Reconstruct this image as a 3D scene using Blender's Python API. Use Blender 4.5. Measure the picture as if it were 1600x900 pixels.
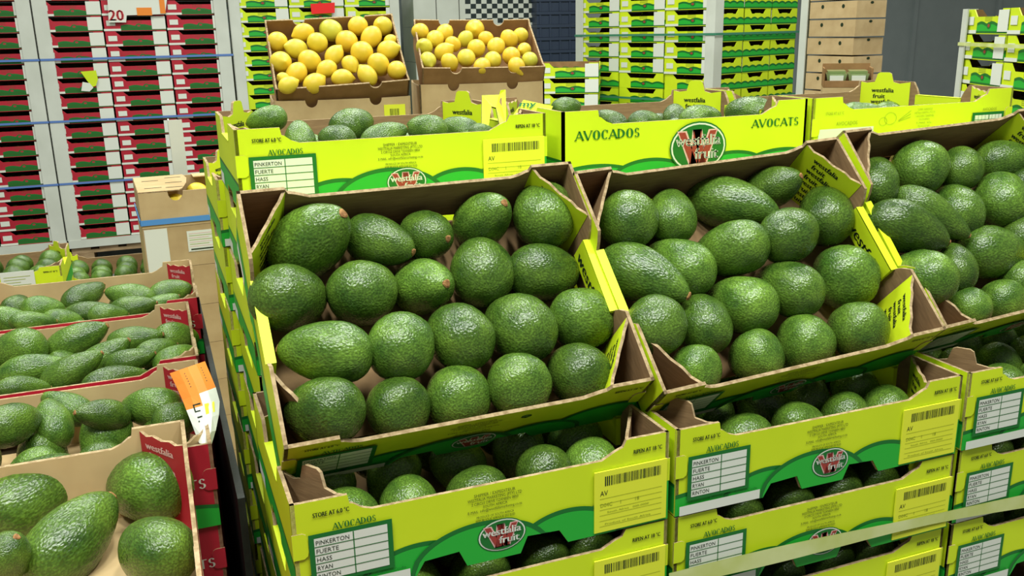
import bpy, bmesh, math, random
from mathutils import Vector, Matrix, Quaternion, noise
S = bpy.context.scene
COL = S.collection
for o in list(bpy.data.objects):
    bpy.data.objects.remove(o)
random.seed(11)
R = math.radians

# ------------------------------------------------------------------ camera
cam = bpy.data.cameras.new('camera')
cam.sensor_width = 36.0
cam.lens = 32.358
cam.clip_start = 0.02
cam_ob = bpy.data.objects.new('camera', cam)
COL.objects.link(cam_ob)
rot = Matrix(((0.93137, 0.115729, -0.345191), (-0.363565, 0.245523, -0.898632), (-0.019245, 0.962458, 0.270748)))
cam_ob.matrix_world = Matrix.Translation((-0.07835, -0.78341, 0.41714)) @ rot.to_4x4()
S.camera = cam_ob

# ------------------------------------------------------------------ light
S.view_settings.view_transform = 'Standard'
S.view_settings.look = 'None'
S.view_settings.gamma = 1.0
S.view_settings.use_curve_mapping = False
S.view_settings.exposure = -0.14
world = bpy.data.worlds.new('hall')
world.use_nodes = True
world.node_tree.nodes['Background'].inputs[0].default_value = (0.96, 1.0, 0.91, 1)
world.node_tree.nodes['Background'].inputs[1].default_value = 0.21
S.world = world

FLOOR = -1.152
def lamp(x, y, z, sx, sy, power, rz=0.0):
    l = bpy.data.lights.new('ceiling_lamp', 'AREA')
    l.shape = 'RECTANGLE'; l.size = sx; l.size_y = sy; l.energy = power
    l.color = (0.96, 1.0, 0.93)
    o = bpy.data.objects.new('ceiling_lamp', l)
    o.location = (x, y, z); o.rotation_euler = (0, 0, rz)
    COL.objects.link(o)
    return o
for x, p in ((-1.15, 46), (-0.35, 46), (0.45, 46), (1.25, 46)):
    lamp(x, -0.75, 2.5, 0.22, 0.7, p)
lamp(-1.2, 1.5, 2.6, 0.25, 1.2, 36)
lamp(0.9, 1.5, 2.6, 0.25, 1.2, 36)
lamp(-0.5, 3.4, 2.9, 1.4, 1.2, 98)
lamp(1.8, 3.2, 2.9, 1.4, 1.2, 98)
lamp(4.0, 2.2, 2.9, 1.4, 1.2, 98)

FRUIT = {
 'tray_left': [
  ('pear', 0.0773, 0.2548, 0.1904, 0.2444, -0.2213, 0.4002, -0.8551, 0.04, 1.45),
  ('pear', 0.1552, 0.2504, 0.1812, 0.1342, 0.6749, -0.398, 0.6067, 0.0299, 1.5),
  ('round', 0.2153, 0.2626, 0.1805, 0.2193, 0.5191, -0.483, 0.6702, 0.03, 1.2),
  ('pear', 0.2891, 0.2646, 0.1937, 0.6573, 0.2139, 0.4174, -0.5899, 0.0323, 1.45),
  ('pear', 0.3689, 0.2637, 0.1964, 0.7938, -0.5682, 0.1151, -0.1839, 0.039, 1.45),
  ('pear', 0.0432, 0.2026, 0.1401, 0.5855, -0.4341, 0.6676, 0.152, 0.0368, 1.45),
  ('round', 0.1226, 0.2052, 0.1356, 0.1779, -0.6907, -0.3088, -0.6292, 0.0372, 1.2),
  ('pear', 0.197, 0.2153, 0.1316, 0.5765, 0.2811, 0.525, -0.5595, 0.033, 1.42),
  ('round', 0.2699, 0.2222, 0.1394, 0.1791, 0.0033, 0.5016, 0.8464, 0.0387, 1.2),
  ('pear', 0.3492, 0.2133, 0.1309, 0.3409, 0.509, 0.5722, 0.5452, 0.0354, 1.45),
  ('pear', 0.0632, 0.1295, 0.0989, 0.1386, 0.5282, -0.4455, -0.7094, 0.0329, 1.556),
  ('round', 0.1437, 0.1279, 0.094, 0.0551, -0.362, -0.5894, -0.72, 0.0368, 1.2),
  ('pear', 0.2134, 0.1482, 0.091, 0.5751, -0.5822, 0.378, 0.4329, 0.0361, 1.45),
  ('pear', 0.2887, 0.1581, 0.0875, 0.3599, -0.4171, 0.5748, 0.605, 0.039, 1.45),
  ('pear', 0.3786, 0.1596, 0.0836, 0.2394, -0.7859, -0.0937, -0.5624, 0.037, 1.45),
  ('pear', 0.0487, 0.0866, 0.0517, 0.3366, -0.0151, -0.7908, -0.5111, 0.0339, 1.45),
  ('pear', 0.1254, 0.0928, 0.0394, 0.5417, -0.466, -0.6032, -0.3544, 0.0335, 1.03),
  ('round', 0.1958, 0.1003, 0.0369, 0.4085, -0.332, 0.5461, 0.6517, 0.0359, 1.02),
  ('pear', 0.262, 0.0929, 0.0451, 0.2456, -0.2369, 0.6529, 0.6762, 0.0358, 1.03),
  ('pear', 0.3393, 0.1047, 0.0408, 0.4107, -0.4854, 0.4942, 0.5928, 0.0352, 1.21),
 ],
 'tray_middle': [
  ('round', 0.4706, 0.2301, 0.1826, 0.726, -0.461, 0.4952, 0.1231, 0.0384, 1.2),
  ('pear', 0.5426, 0.2479, 0.1787, 0.5087, -0.4899, -0.2632, -0.6572, 0.0327, 1.45),
  ('long', 0.6397, 0.2504, 0.1853, 0.3695, -0.0463, 0.7409, -0.5589, 0.0355, 1.8223),
  ('pear', 0.7068, 0.2532, 0.2022, 0.0837, 0.3044, -0.4435, 0.8388, 0.0287, 1.5),
  ('pear', 0.7729, 0.2234, 0.165, 0.3159, -0.4743, -0.3028, -0.7639, 0.0372, 1.45),
  ('long', 0.4604, 0.1685, 0.1249, 0.2046, -0.2404, 0.7645, -0.562, 0.0345, 1.7902),
  ('pear', 0.523, 0.1935, 0.1251, 0.04, -0.2678, 0.5952, 0.7566, 0.0359, 1.45),
  ('pear', 0.5968, 0.1909, 0.1379, 0.3381, -0.0745, -0.8228, -0.4507, 0.0356, 1.5),
  ('pear', 0.6808, 0.1786, 0.1531, 0.4491, -0.6691, 0.1169, -0.5805, 0.036, 1.45),
  ('pear', 0.7537, 0.1593, 0.0943, 0.7353, -0.6058, 0.2709, 0.1375, 0.043, 1.09),
  ('round', 0.4427, 0.1066, 0.0826, 0.4698, 0.0769, 0.6818, 0.5554, 0.0361, 1.2),
  ('pear', 0.5187, 0.1272, 0.0702, 0.7089, -0.598, -0.0774, -0.3659, 0.0328, 1.45),
  ('pear', 0.585, 0.1467, 0.0792, 0.1434, -0.0219, -0.7442, -0.652, 0.0365, 1.45),
  ('pear', 0.6528, 0.1426, 0.093, 0.2294, -0.0992, -0.6828, -0.6865, 0.0353, 1.45),
  ('pear', 0.4751, 0.0767, 0.0332, 0.6359, -0.7473, -0.173, 0.0848, 0.0297, 1.03),
  ('pear', 0.5701, 0.0906, 0.0293, 0.1682, 0.1592, -0.8472, -0.4781, 0.0328, 1.03),
  ('pear', 0.6505, 0.0927, 0.0359, 0.6376, 0.2178, 0.7228, 0.1535, 0.0356, 1.03),
  ('pear', 0.7209, 0.0903, 0.0436, 0.6091, -0.5502, -0.4621, -0.3359, 0.037, 1.03),
 ],
 'tray_right': [
  ('pear', 0.8748, 0.2469, 0.1964, 0.8281, -0.4408, 0.2965, -0.179, 0.0347, 1.45),
  ('round', 0.9662, 0.2556, 0.2099, 0.7306, -0.4099, 0.4225, -0.3459, 0.0396, 1.2),
  ('round', 1.0453, 0.2551, 0.2034, 0.3794, 0.1983, 0.4196, 0.8005, 0.0314, 1.2),
  ('pear', 1.1474, 0.2684, 0.2054, 0.7008, 0.1081, 0.6831, -0.1751, 0.0324, 1.5),
  ('pear', 1.1649, 0.2254, 0.1694, 0.4491, 0.4713, 0.5604, 0.512, 0.0309, 1.45),
  ('long', 0.8646, 0.1664, 0.1465, 0.53, -0.0892, 0.8056, -0.2495, 0.0358, 1.75),
  ('long', 0.9295, 0.1896, 0.1543, 0.3642, 0.8453, 0.2075, 0.3312, 0.0285, 2.1287),
  ('pear', 1.0018, 0.218, 0.1513, 0.574, -0.5908, -0.1523, -0.5462, 0.0365, 1.45),
  ('round', 1.0906, 0.2202, 0.1577, 0.615, -0.5325, -0.0436, -0.58, 0.0404, 1.2),
  ('pear', 1.1156, 0.1765, 0.1072, 0.6872, 0.0412, 0.7172, -0.1079, 0.0339, 1.45),
  ('pear', 1.0298, 0.1709, 0.0942, 0.2735, -0.666, 0.3159, -0.618, 0.039, 1.45),
  ('pear', 0.8493, 0.1184, 0.0914, 0.3833, -0.5192, -0.5093, -0.5693, 0.0367, 1.45),
  ('pear', 0.9309, 0.1445, 0.0894, 0.3331, -0.4884, -0.2719, -0.7593, 0.0308, 1.45),
  ('pear', 1.0698, 0.138, 0.0536, 0.1418, -0.7492, 0.0888, -0.6409, 0.032, 1.45),
  ('round', 0.9214, 0.1009, 0.0445, 0.576, -0.742, 0.2869, 0.1879, 0.0269, 1.02),
  ('pear', 1.007, 0.1265, 0.0358, 0.6145, -0.7018, 0.2494, 0.26, 0.0316, 1.03),
  ('pear', 1.1049, 0.1291, 0.0373, 0.6229, 0.2311, 0.7146, 0.2189, 0.028, 1.03),
 ],
 'red_first': [
  ('pear', -0.2412, 0.2254, -0.05, 0.1413, -0.5458, -0.2789, -0.7774, 0.0387, 1.554),
  ('pear', -0.1275, 0.2026, -0.05, 0.0989, 0.3524, -0.6672, -0.6487, 0.0388, 1.45),
  ('pear', -0.1978, 0.1271, -0.0572, 0.7682, -0.5067, 0.2255, -0.3197, 0.0353, 1.6186),
  ('pear', -0.1211, 0.0591, -0.05, 0.6003, -0.447, -0.6009, -0.2807, 0.0326, 1.45),
  ('round', -0.2503, 0.087, -0.0426, 0.761, 0.2801, 0.129, 0.5707, 0.0224, 1.2),
 ],
 'red_second': [
  ('pear', -0.2799, 0.4231, -0.0408, 0.5807, -0.2259, 0.6986, 0.3516, 0.0269, 1.45),
  ('pear', -0.2413, 0.4593, -0.0626, 0.2432, -0.176, 0.3821, 0.874, 0.0248, 1.5),
  ('long', -0.2268, 0.5068, -0.0614, 0.7745, -0.3977, -0.3543, 0.3413, 0.0215, 1.8128),
  ('long', -0.1792, 0.4315, -0.05, 0.5078, 0.5296, -0.0957, -0.6727, 0.0214, 1.75),
  ('pear', -0.1215, 0.4589, -0.06, 0.3374, -0.689, -0.0539, 0.6391, 0.0274, 1.5),
  ('pear', -0.0878, 0.3883, -0.055, 0.512, 0.2042, 0.715, 0.4299, 0.0229, 1.5),
 ],
 'red_third': [
  ('pear', -0.3126, 0.754, -0.05, 0.3906, 0.2867, -0.762, -0.4296, 0.0337, 1.45),
  ('long', -0.2842, 0.66, -0.0515, 0.6647, -0.2697, 0.5783, -0.3886, 0.0245, 2.06),
  ('long', -0.2293, 0.7728, -0.05, 0.7306, -0.2267, 0.4859, -0.4227, 0.0287, 1.9129),
  ('long', -0.2262, 0.618, -0.0479, 0.6261, 0.3734, 0.3645, 0.5794, 0.0241, 2.06),
  ('long', -0.1875, 0.6686, -0.053, 0.1876, 0.4927, 0.0711, 0.8468, 0.0252, 1.9808),
  ('long', -0.1395, 0.7178, -0.0435, 0.1877, 0.6728, 0.0207, 0.7154, 0.0222, 1.9664),
  ('pear', -0.079, 0.7424, -0.0565, 0.5015, -0.6933, 0.3728, -0.359, 0.0261, 1.45),
  ('long', -0.1476, 0.6252, -0.0465, 0.0341, 0.624, -0.0843, 0.7762, 0.019, 2.06),
  ('pear', -0.1099, 0.6655, -0.0511, 0.6307, 0.1126, 0.6577, 0.3962, 0.0217, 1.5918),
  ('pear', -0.0827, 0.6124, -0.05, 0.7324, -0.0664, 0.6358, 0.2345, 0.023, 1.545),
  ('long', -0.1651, 0.5578, -0.05, 0.6859, -0.3052, 0.657, -0.069, 0.0217, 2.2317),
  ('long', -0.2859, 0.5801, -0.05, 0.5968, -0.4779, 0.6204, -0.175, 0.0178, 2.06),
 ],
 'red_fourth': [
  ('pear', -0.3423, 1.0307, -0.05, 0.0952, -0.3495, -0.5605, -0.7447, 0.0232, 1.45),
  ('pear', -0.3495, 0.9503, -0.05, 0.2318, -0.5641, 0.0126, 0.7924, 0.0243, 1.5918),
  ('pear', -0.295, 0.9914, -0.05, 0.2633, 0.5151, 0.585, 0.5684, 0.0252, 1.5),
  ('long', -0.232, 1.0519, -0.05, 0.4621, -0.6115, -0.0088, -0.6423, 0.0264, 1.75),
  ('long', -0.2206, 0.9571, -0.0549, 0.7387, 0.0375, 0.6677, -0.0844, 0.0206, 2.2889),
  ('long', -0.1508, 0.9993, -0.0461, 0.7697, -0.131, -0.6182, -0.091, 0.026, 1.7791),
  ('long', -0.1449, 0.9228, -0.0468, 0.5797, 0.5188, 0.3934, 0.4899, 0.0228, 1.854),
  ('pear', -0.0806, 1.0241, -0.0538, 0.6939, -0.4557, 0.4743, -0.293, 0.0268, 1.5918),
  ('long', -0.101, 0.9581, -0.0609, 0.3422, -0.5975, 0.0114, -0.725, 0.0235, 1.751),
  ('long', -0.2994, 0.877, -0.0399, 0.1164, 0.6596, 0.4121, 0.6177, 0.0193, 1.9456),
  ('long', -0.2594, 0.9198, -0.0532, 0.377, 0.3585, 0.6956, 0.4955, 0.02, 1.75),
  ('long', -0.1834, 0.8845, -0.0439, 0.2749, 0.5101, 0.5898, 0.5625, 0.0199, 1.75),
 ],
 'back_left': [
  ('pear', 0.0781, 0.6, 0.298, 0.409, 0.3386, -0.6929, -0.4879, 0.0194, 1.5695),
  ('pear', 0.1043, 0.47, 0.2827, 0.7266, -0.3584, -0.2343, -0.5373, 0.0205, 1.45),
  ('pear', 0.15, 0.46, 0.2792, 0.6835, -0.3727, -0.5594, -0.2846, 0.0206, 1.45),
  ('pear', 0.1949, 0.56, 0.2869, 0.3599, 0.3409, 0.5539, 0.6689, 0.026, 1.45),
  ('long', 0.2165, 0.46, 0.2787, 0.6274, 0.2688, 0.526, 0.5074, 0.021, 1.75),
  ('pear', 0.2814, 0.48, 0.2828, 0.4672, -0.0088, -0.6635, -0.5844, 0.0225, 1.45),
  ('pear', 0.3478, 0.53, 0.2746, 0.7149, -0.5441, -0.2117, 0.3848, 0.0209, 1.5),
  ('pear', 0.3608, 0.47, 0.2748, 0.6712, -0.2046, 0.703, -0.1159, 0.0146, 1.45),
 ],
 'back_middle': [
  ('pear', 0.5528, 0.6, 0.2918, 0.3478, 0.5349, 0.4061, 0.6542, 0.0187, 1.45),
  ('long', 0.5789, 0.49, 0.2779, 0.2746, -0.402, 0.3085, 0.8172, 0.0176, 1.75),
  ('pear', 0.6256, 0.47, 0.2732, 0.3506, -0.6873, 0.2309, -0.5928, 0.0215, 1.45),
  ('pear', 0.724, 0.55, 0.2737, 0.7583, -0.5111, 0.0175, -0.4044, 0.02, 1.45),
  ('pear', 0.7158, 0.46, 0.2761, 0.7316, -0.1092, 0.645, -0.1917, 0.0239, 1.5),
  ('pear', 0.8323, 0.5, 0.2762, 0.6167, -0.3778, -0.5702, -0.3895, 0.0293, 1.5),
 ],
 'back_right': [
  ('pear', 1.1215, 0.55, 0.2535, 0.0843, 0.6923, -0.0842, 0.7117, 0.0253, 1.45),
  ('pear', 1.1746, 0.5, 0.2457, 0.6205, 0.3687, 0.6016, 0.3422, 0.025, 1.45),
 ],
 'lemon_left': [
  ('lemon', 0.3007, 2.1087, 0.3936, 0.6569, -0.6328, -0.3612, -0.1939, 0.0297, 1.28),
  ('lemon', 0.35, 2.0769, 0.3726, 0.7806, 0.0873, -0.6108, 0.0996, 0.0297, 1.28),
  ('lemon', 0.3811, 2.1201, 0.4196, 0.0435, 0.781, 0.0534, -0.6207, 0.0265, 1.3909),
  ('lemon', 0.4668, 2.1357, 0.4239, 0.7828, -0.3474, -0.452, -0.2495, 0.033, 1.28),
  ('lemon', 0.5485, 2.1162, 0.4353, 0.2479, 0.2731, 0.6237, 0.6892, 0.0294, 1.28),
  ('lemon', 0.6228, 2.106, 0.4339, 0.7472, 0.5838, -0.2352, -0.2132, 0.0289, 1.28),
  ('lemon', 0.4149, 2.0801, 0.3883, 0.0131, -0.4858, -0.6445, -0.5903, 0.0299, 1.28),
  ('lemon', 0.5024, 2.0802, 0.3909, 0.7718, -0.6201, -0.1384, -0.0235, 0.0326, 1.28),
  ('lemon', 0.5768, 2.0726, 0.401, 0.3024, -0.2848, -0.8898, 0.1889, 0.0304, 1.326),
  ('lemon', 0.6315, 2.0574, 0.3905, 0.823, 0.0713, 0.5229, 0.2101, 0.0183, 1.292),
  ('lemon', 0.6152, 2.023, 0.3636, 0.6027, 0.5918, 0.2023, 0.4956, 0.029, 1.3175),
  ('lemon', 0.4532, 2.0339, 0.3521, 0.6586, -0.314, 0.1733, -0.6615, 0.0261, 1.3909),
  ('lemon', 0.5336, 2.0228, 0.3588, 0.7171, -0.6658, -0.1987, -0.0545, 0.0329, 1.28),
  ('lemon', 0.3807, 2.0375, 0.3369, 0.4541, -0.6399, 0.6053, -0.1338, 0.0319, 1.28),
  ('lemon', 0.2969, 2.039, 0.3365, 0.6268, 0.6535, -0.2605, 0.335, 0.0315, 1.28),
  ('lemon', 0.3344, 2.0028, 0.3052, 0.3855, -0.1838, -0.8801, 0.2072, 0.0291, 1.3056),
  ('lemon', 0.4214, 1.9948, 0.315, 0.1414, -0.752, -0.3313, 0.5521, 0.0258, 1.3214),
  ('lemon', 0.4927, 1.9989, 0.3258, 0.3011, 0.2728, 0.8604, -0.3077, 0.0248, 1.28),
  ('lemon', 0.5734, 1.9813, 0.3238, 0.3634, -0.3508, 0.8596, 0.0769, 0.0315, 1.28),
  ('lemon', 0.6179, 1.9448, 0.3061, 0.7226, -0.691, 0.0142, 0.0141, 0.0278, 1.28),
  ('lemon', 0.3766, 1.9579, 0.2765, 0.4301, 0.3836, 0.3479, 0.7395, 0.0289, 1.326),
  ('lemon', 0.4595, 1.9616, 0.2892, 0.6969, -0.0311, 0.7159, 0.0279, 0.0257, 1.4373),
  ('lemon', 0.5314, 1.9556, 0.2943, 0.9305, -0.2605, -0.2313, 0.1133, 0.027, 1.397),
  ('lemon', 0.2995, 1.9435, 0.2762, 0.7481, -0.3329, 0.4562, -0.3485, 0.0239, 1.3843),
  ('lemon', 0.2916, 1.9777, 0.2935, 0.7205, 0.4644, -0.26, -0.4445, 0.0172, 1.28),
 ],
 'lemon_right': [
  ('lemon', 0.7699, 2.2075, 0.4156, 0.0184, 0.3801, -0.5805, -0.7198, 0.0259, 1.28),
  ('lemon', 0.8474, 2.1919, 0.4091, 0.3643, -0.4812, -0.0209, -0.7971, 0.0273, 1.28),
  ('lemon', 0.803, 2.1528, 0.3913, 0.7539, -0.5837, 0.2395, -0.1833, 0.0276, 1.28),
  ('lemon', 0.9487, 2.1833, 0.4185, 0.5716, 0.6765, 0.2062, -0.416, 0.0315, 1.28),
  ('lemon', 1.0864, 2.1274, 0.396, 0.6058, -0.7891, -0.0813, 0.0608, 0.025, 1.28),
  ('lemon', 1.0397, 2.1073, 0.3863, 0.0028, -0.8979, -0.181, -0.4014, 0.0273, 1.28),
  ('lemon', 0.9001, 2.1405, 0.3892, 0.1115, -0.836, 0.4161, 0.3399, 0.0239, 1.3232),
  ('lemon', 0.9681, 2.1291, 0.389, 0.3047, 0.4875, 0.5947, 0.5621, 0.0234, 1.28),
  ('lemon', 0.7575, 2.1255, 0.3679, 0.8274, 0.4732, -0.2969, -0.0576, 0.0266, 1.28),
  ('lemon', 0.8514, 2.1215, 0.3736, 0.3208, -0.8297, 0.1933, -0.414, 0.0243, 1.28),
  ('lemon', 0.9178, 2.086, 0.3594, 0.4001, -0.5854, 0.5984, 0.373, 0.0287, 1.28),
  ('lemon', 0.9853, 2.0839, 0.3645, 0.8192, -0.4398, 0.3559, -0.0941, 0.0283, 1.28),
  ('lemon', 0.8113, 2.0919, 0.3528, 0.8685, 0.2892, 0.4025, -0.0011, 0.0265, 1.3843),
  ('lemon', 1.0686, 2.0502, 0.3529, 0.4469, 0.7024, 0.0391, -0.5526, 0.0219, 1.28),
  ('lemon', 1.0146, 2.0277, 0.3348, 0.108, -0.0389, 0.7194, 0.685, 0.0286, 1.28),
  ('lemon', 0.8702, 2.047, 0.3324, 0.6323, -0.5743, 0.378, 0.3572, 0.0283, 1.28),
  ('lemon', 1.0649, 1.9968, 0.3217, 0.1312, -0.1286, -0.6323, -0.7526, 0.0254, 1.28),
  ('lemon', 0.9503, 2.0233, 0.3245, 0.2189, -0.102, 0.6469, 0.7233, 0.0271, 1.28),
  ('lemon', 0.7493, 2.0587, 0.3278, 0.1372, 0.4006, -0.8016, 0.422, 0.0249, 1.28),
  ('lemon', 0.8121, 2.0357, 0.3204, 0.2282, 0.4135, 0.8487, 0.238, 0.0262, 1.28),
  ('lemon', 0.9042, 1.9946, 0.3071, 0.2216, -0.4607, -0.2494, -0.8225, 0.0262, 1.28),
  ('lemon', 1.0116, 1.9752, 0.3042, 0.3483, 0.8774, 0.3275, 0.0392, 0.0263, 1.28),
 ],
}
TRAYS = [[0.0036, 0.0375, 0.0396, 0.7958, 0.0072, -0.0119], [0.4077, 0.0264, 0.0321, 0.8066, 0.0081, -0.0463], [0.8205, 0.0422, 0.0459, 0.869, 0.0623, -0.0307]]
LEMON_TRAYS = [[0.2624, 1.9371, 0.2653, 0.7245, -0.0885, -0.036], [0.7123, 1.9999, 0.3078, 0.5291, -0.184, 0.0132]]


# ------------------------------------------------------------------ materials
MATS = {}
def mat(name, col, rough=0.6, spec=0.4, build=None):
    m = bpy.data.materials.new(name); m.use_nodes = True
    b = m.node_tree.nodes['Principled BSDF']
    b.inputs['Base Color'].default_value = (*col, 1)
    b.inputs['Roughness'].default_value = rough
    b.inputs['Specular IOR Level'].default_value = spec
    if build: build(m, m.node_tree.nodes, m.node_tree.links, b)
    MATS[name] = m
    return m
def mix_noise(c1, c2, scale, rough_detail=4.0, lo=0.35, hi=0.65, bump=0.0, bscale=None, bdist=0.002, stretch=None, rand=0.0):
    def f(m, N, L, b):
        tc = N.new('ShaderNodeTexCoord')
        src = tc.outputs['Object']
        if stretch:
            mp = N.new('ShaderNodeMapping'); mp.inputs['Scale'].default_value = stretch
            L.new(src, mp.inputs[0]); src = mp.outputs[0]
        n = N.new('ShaderNodeTexNoise'); n.inputs['Scale'].default_value = scale; n.inputs['Detail'].default_value = rough_detail
        L.new(src, n.inputs['Vector'])
        r = N.new('ShaderNodeValToRGB'); r.color_ramp.elements[0].position = lo; r.color_ramp.elements[1].position = hi
        r.color_ramp.elements[0].color = (*c1, 1); r.color_ramp.elements[1].color = (*c2, 1)
        L.new(n.outputs['Fac'], r.inputs[0])
        out = r.outputs[0]
        if rand:
            oi = N.new('ShaderNodeObjectInfo'); hs = N.new('ShaderNodeHueSaturation')
            mr = N.new('ShaderNodeMapRange'); mr.inputs[3].default_value = 1 - rand; mr.inputs[4].default_value = 1 + rand
            L.new(oi.outputs['Random'], mr.inputs[0]); L.new(mr.outputs[0], hs.inputs['Value']); L.new(out, hs.inputs['Color'])
            out = hs.outputs[0]
        L.new(out, b.inputs['Base Color'])
        if bump:
            n2 = N.new('ShaderNodeTexNoise'); n2.inputs['Scale'].default_value = bscale; n2.inputs['Detail'].default_value = 3
            L.new(src, n2.inputs['Vector'])
            bp = N.new('ShaderNodeBump'); bp.inputs['Strength'].default_value = bump; bp.inputs['Distance'].default_value = bdist
            L.new(n2.outputs['Fac'], bp.inputs['Height']); L.new(bp.outputs[0], b.inputs['Normal'])
    return f
def skin_build(m, N, L, b):
    tc = N.new('ShaderNodeTexCoord'); oi = N.new('ShaderNodeObjectInfo')
    add = N.new('ShaderNodeVectorMath'); add.operation = 'ADD'
    sc = N.new('ShaderNodeVectorMath'); sc.operation = 'SCALE'; sc.inputs['Scale'].default_value = 37.0
    cx = N.new('ShaderNodeCombineXYZ')
    for i in range(3): L.new(oi.outputs['Random'], cx.inputs[i])
    L.new(cx.outputs[0], sc.inputs[0]); L.new(tc.outputs['Object'], add.inputs[0]); L.new(sc.outputs[0], add.inputs[1])
    P = add.outputs[0]
    big = N.new('ShaderNodeTexNoise'); big.inputs['Scale'].default_value = 1.3; big.inputs['Detail'].default_value = 3; L.new(P, big.inputs['Vector'])
    fine = N.new('ShaderNodeTexNoise'); fine.inputs['Scale'].default_value = 17; fine.inputs['Detail'].default_value = 2; L.new(P, fine.inputs['Vector'])
    vor = N.new('ShaderNodeTexVoronoi'); vor.inputs['Scale'].default_value = 14; L.new(P, vor.inputs['Vector'])
    r = N.new('ShaderNodeValToRGB')
    r.color_ramp.elements[0].position = 0.3; r.color_ramp.elements[0].color = (0.034, 0.083, 0.011, 1)
    r.color_ramp.elements[1].position = 0.72; r.color_ramp.elements[1].color = (0.110, 0.200, 0.025, 1)
    L.new(big.outputs['Fac'], r.inputs[0])
    sp = N.new('ShaderNodeValToRGB')
    sp.color_ramp.elements[0].position = 0.42; sp.color_ramp.elements[0].color = (0.72, 0.72, 0.72, 1)
    sp.color_ramp.elements[1].position = 0.64; sp.color_ramp.elements[1].color = (1.3, 1.3, 1.2, 1)
    L.new(fine.outputs['Fac'], sp.inputs[0])
    mx = N.new('ShaderNodeMix'); mx.data_type = 'RGBA'; mx.blend_type = 'MULTIPLY'; mx.inputs[0].default_value = 1.0
    L.new(r.outputs[0], mx.inputs[6]); L.new(sp.outputs[0], mx.inputs[7])
    hs = N.new('ShaderNodeHueSaturation')
    mr = N.new('ShaderNodeMapRange'); mr.inputs[3].default_value = 0.66; mr.inputs[4].default_value = 1.32
    L.new(oi.outputs['Random'], mr.inputs[0]); L.new(mr.outputs[0], hs.inputs['Value']); L.new(mx.outputs[2], hs.inputs['Color'])
    L.new(hs.outputs[0], b.inputs['Base Color'])
    ad = N.new('ShaderNodeMath'); ad.operation = 'ADD'
    L.new(fine.outputs['Fac'], ad.inputs[0]); L.new(vor.outputs['Distance'], ad.inputs[1])
    bp = N.new('ShaderNodeBump'); bp.inputs['Strength'].default_value = 0.36; bp.inputs['Distance'].default_value = 0.0016
    L.new(ad.outputs[0], bp.inputs['Height']); L.new(bp.outputs[0], b.inputs['Normal'])
def lemon_build(m, N, L, b):
    tc = N.new('ShaderNodeTexCoord'); oi = N.new('ShaderNodeObjectInfo')
    r = N.new('ShaderNodeValToRGB')
    e = r.color_ramp.elements
    e[0].position = 0.0; e[0].color = (0.52, 0.52, 0.05, 1); e[1].position = 1.0; e[1].color = (0.74, 0.48, 0.03, 1)
    x = e.new(0.2); x.color = (0.70, 0.54, 0.04, 1)
    L.new(oi.outputs['Random'], r.inputs[0]); L.new(r.outputs[0], b.inputs['Base Color'])
    n = N.new('ShaderNodeTexNoise'); n.inputs['Scale'].default_value = 20; L.new(tc.outputs['Object'], n.inputs['Vector'])
    bp = N.new('ShaderNodeBump'); bp.inputs['Strength'].default_value = 0.25; bp.inputs['Distance'].default_value = 0.001
    L.new(n.outputs['Fac'], bp.inputs['Height']); L.new(bp.outputs[0], b.inputs['Normal'])

mat('avocado_skin', (0.07, 0.17, 0.02), 0.25, 0.46, skin_build)
mat('stem', (0.24, 0.11, 0.04), 0.8, 0.2, mix_noise((0.16, 0.07, 0.025), (0.36, 0.19, 0.07), 6))
mat('lemon_skin', (0.8, 0.6, 0.03), 0.42, 0.4, lemon_build)
mat('lime_card', (0.60, 0.74, 0.014), 0.48, 0.35, mix_noise((0.58, 0.72, 0.013), (0.63, 0.77, 0.016), 9, rand=0.06))
mat('kraft', (0.36, 0.22, 0.10), 0.85, 0.15, mix_noise((0.25, 0.155, 0.075), (0.31, 0.195, 0.095), 40, stretch=(1, 1, 6), bump=0.1, bscale=90, rand=0.07))
mat('kraft_edge', (0.50, 0.37, 0.20), 0.9, 0.1, mix_noise((0.24, 0.165, 0.085), (0.42, 0.31, 0.18), 160, lo=0.35, hi=0.6))
mat('kraft_light', (0.52, 0.37, 0.19), 0.85, 0.15, mix_noise((0.47, 0.33, 0.165), (0.55, 0.40, 0.21), 14, rand=0.08))
mat('kraft_brown', (0.30, 0.16, 0.065), 0.8, 0.2, mix_noise((0.26, 0.14, 0.055), (0.33, 0.18, 0.075), 20, rand=0.06))
mat('mid_green', (0.018, 0.40, 0.035), 0.45, 0.4)
mat('deep_green', (0.008, 0.15, 0.022), 0.45, 0.4)
mat('black_ink', (0.015, 0.03, 0.012), 0.6, 0.3)
mat('olive_ink', (0.30, 0.36, 0.02), 0.6, 0.3)
mat('white_paper', (0.70, 0.72, 0.64), 0.6, 0.3)
mat('logo_red', (0.33, 0.045, 0.035), 0.5, 0.3)
mat('sticker', (0.74, 0.78, 0.04), 0.5, 0.35)
mat('red_card', (0.40, 0.010, 0.024), 0.45, 0.4, mix_noise((0.40, 0.011, 0.026), (0.46, 0.015, 0.034), 8, rand=0.08))
mat('pale_ink', (0.75, 0.45, 0.42), 0.6, 0.3)
mat('blue_strap', (0.10, 0.20, 0.50), 0.35, 0.5)
mat('bright_blue_tape', (0.08, 0.27, 0.62), 0.4, 0.5)
mat('teal_strap', (0.05, 0.22, 0.13), 0.35, 0.5)
mat('pale_strap', (0.62, 0.66, 0.30), 0.35, 0.5, mix_noise((0.50, 0.56, 0.14), (0.66, 0.70, 0.34), 12))
mat('white_board', (0.6, 0.63, 0.59), 0.6, 0.3, mix_noise((0.55, 0.57, 0.50), (0.62, 0.64, 0.57), 5))
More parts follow.
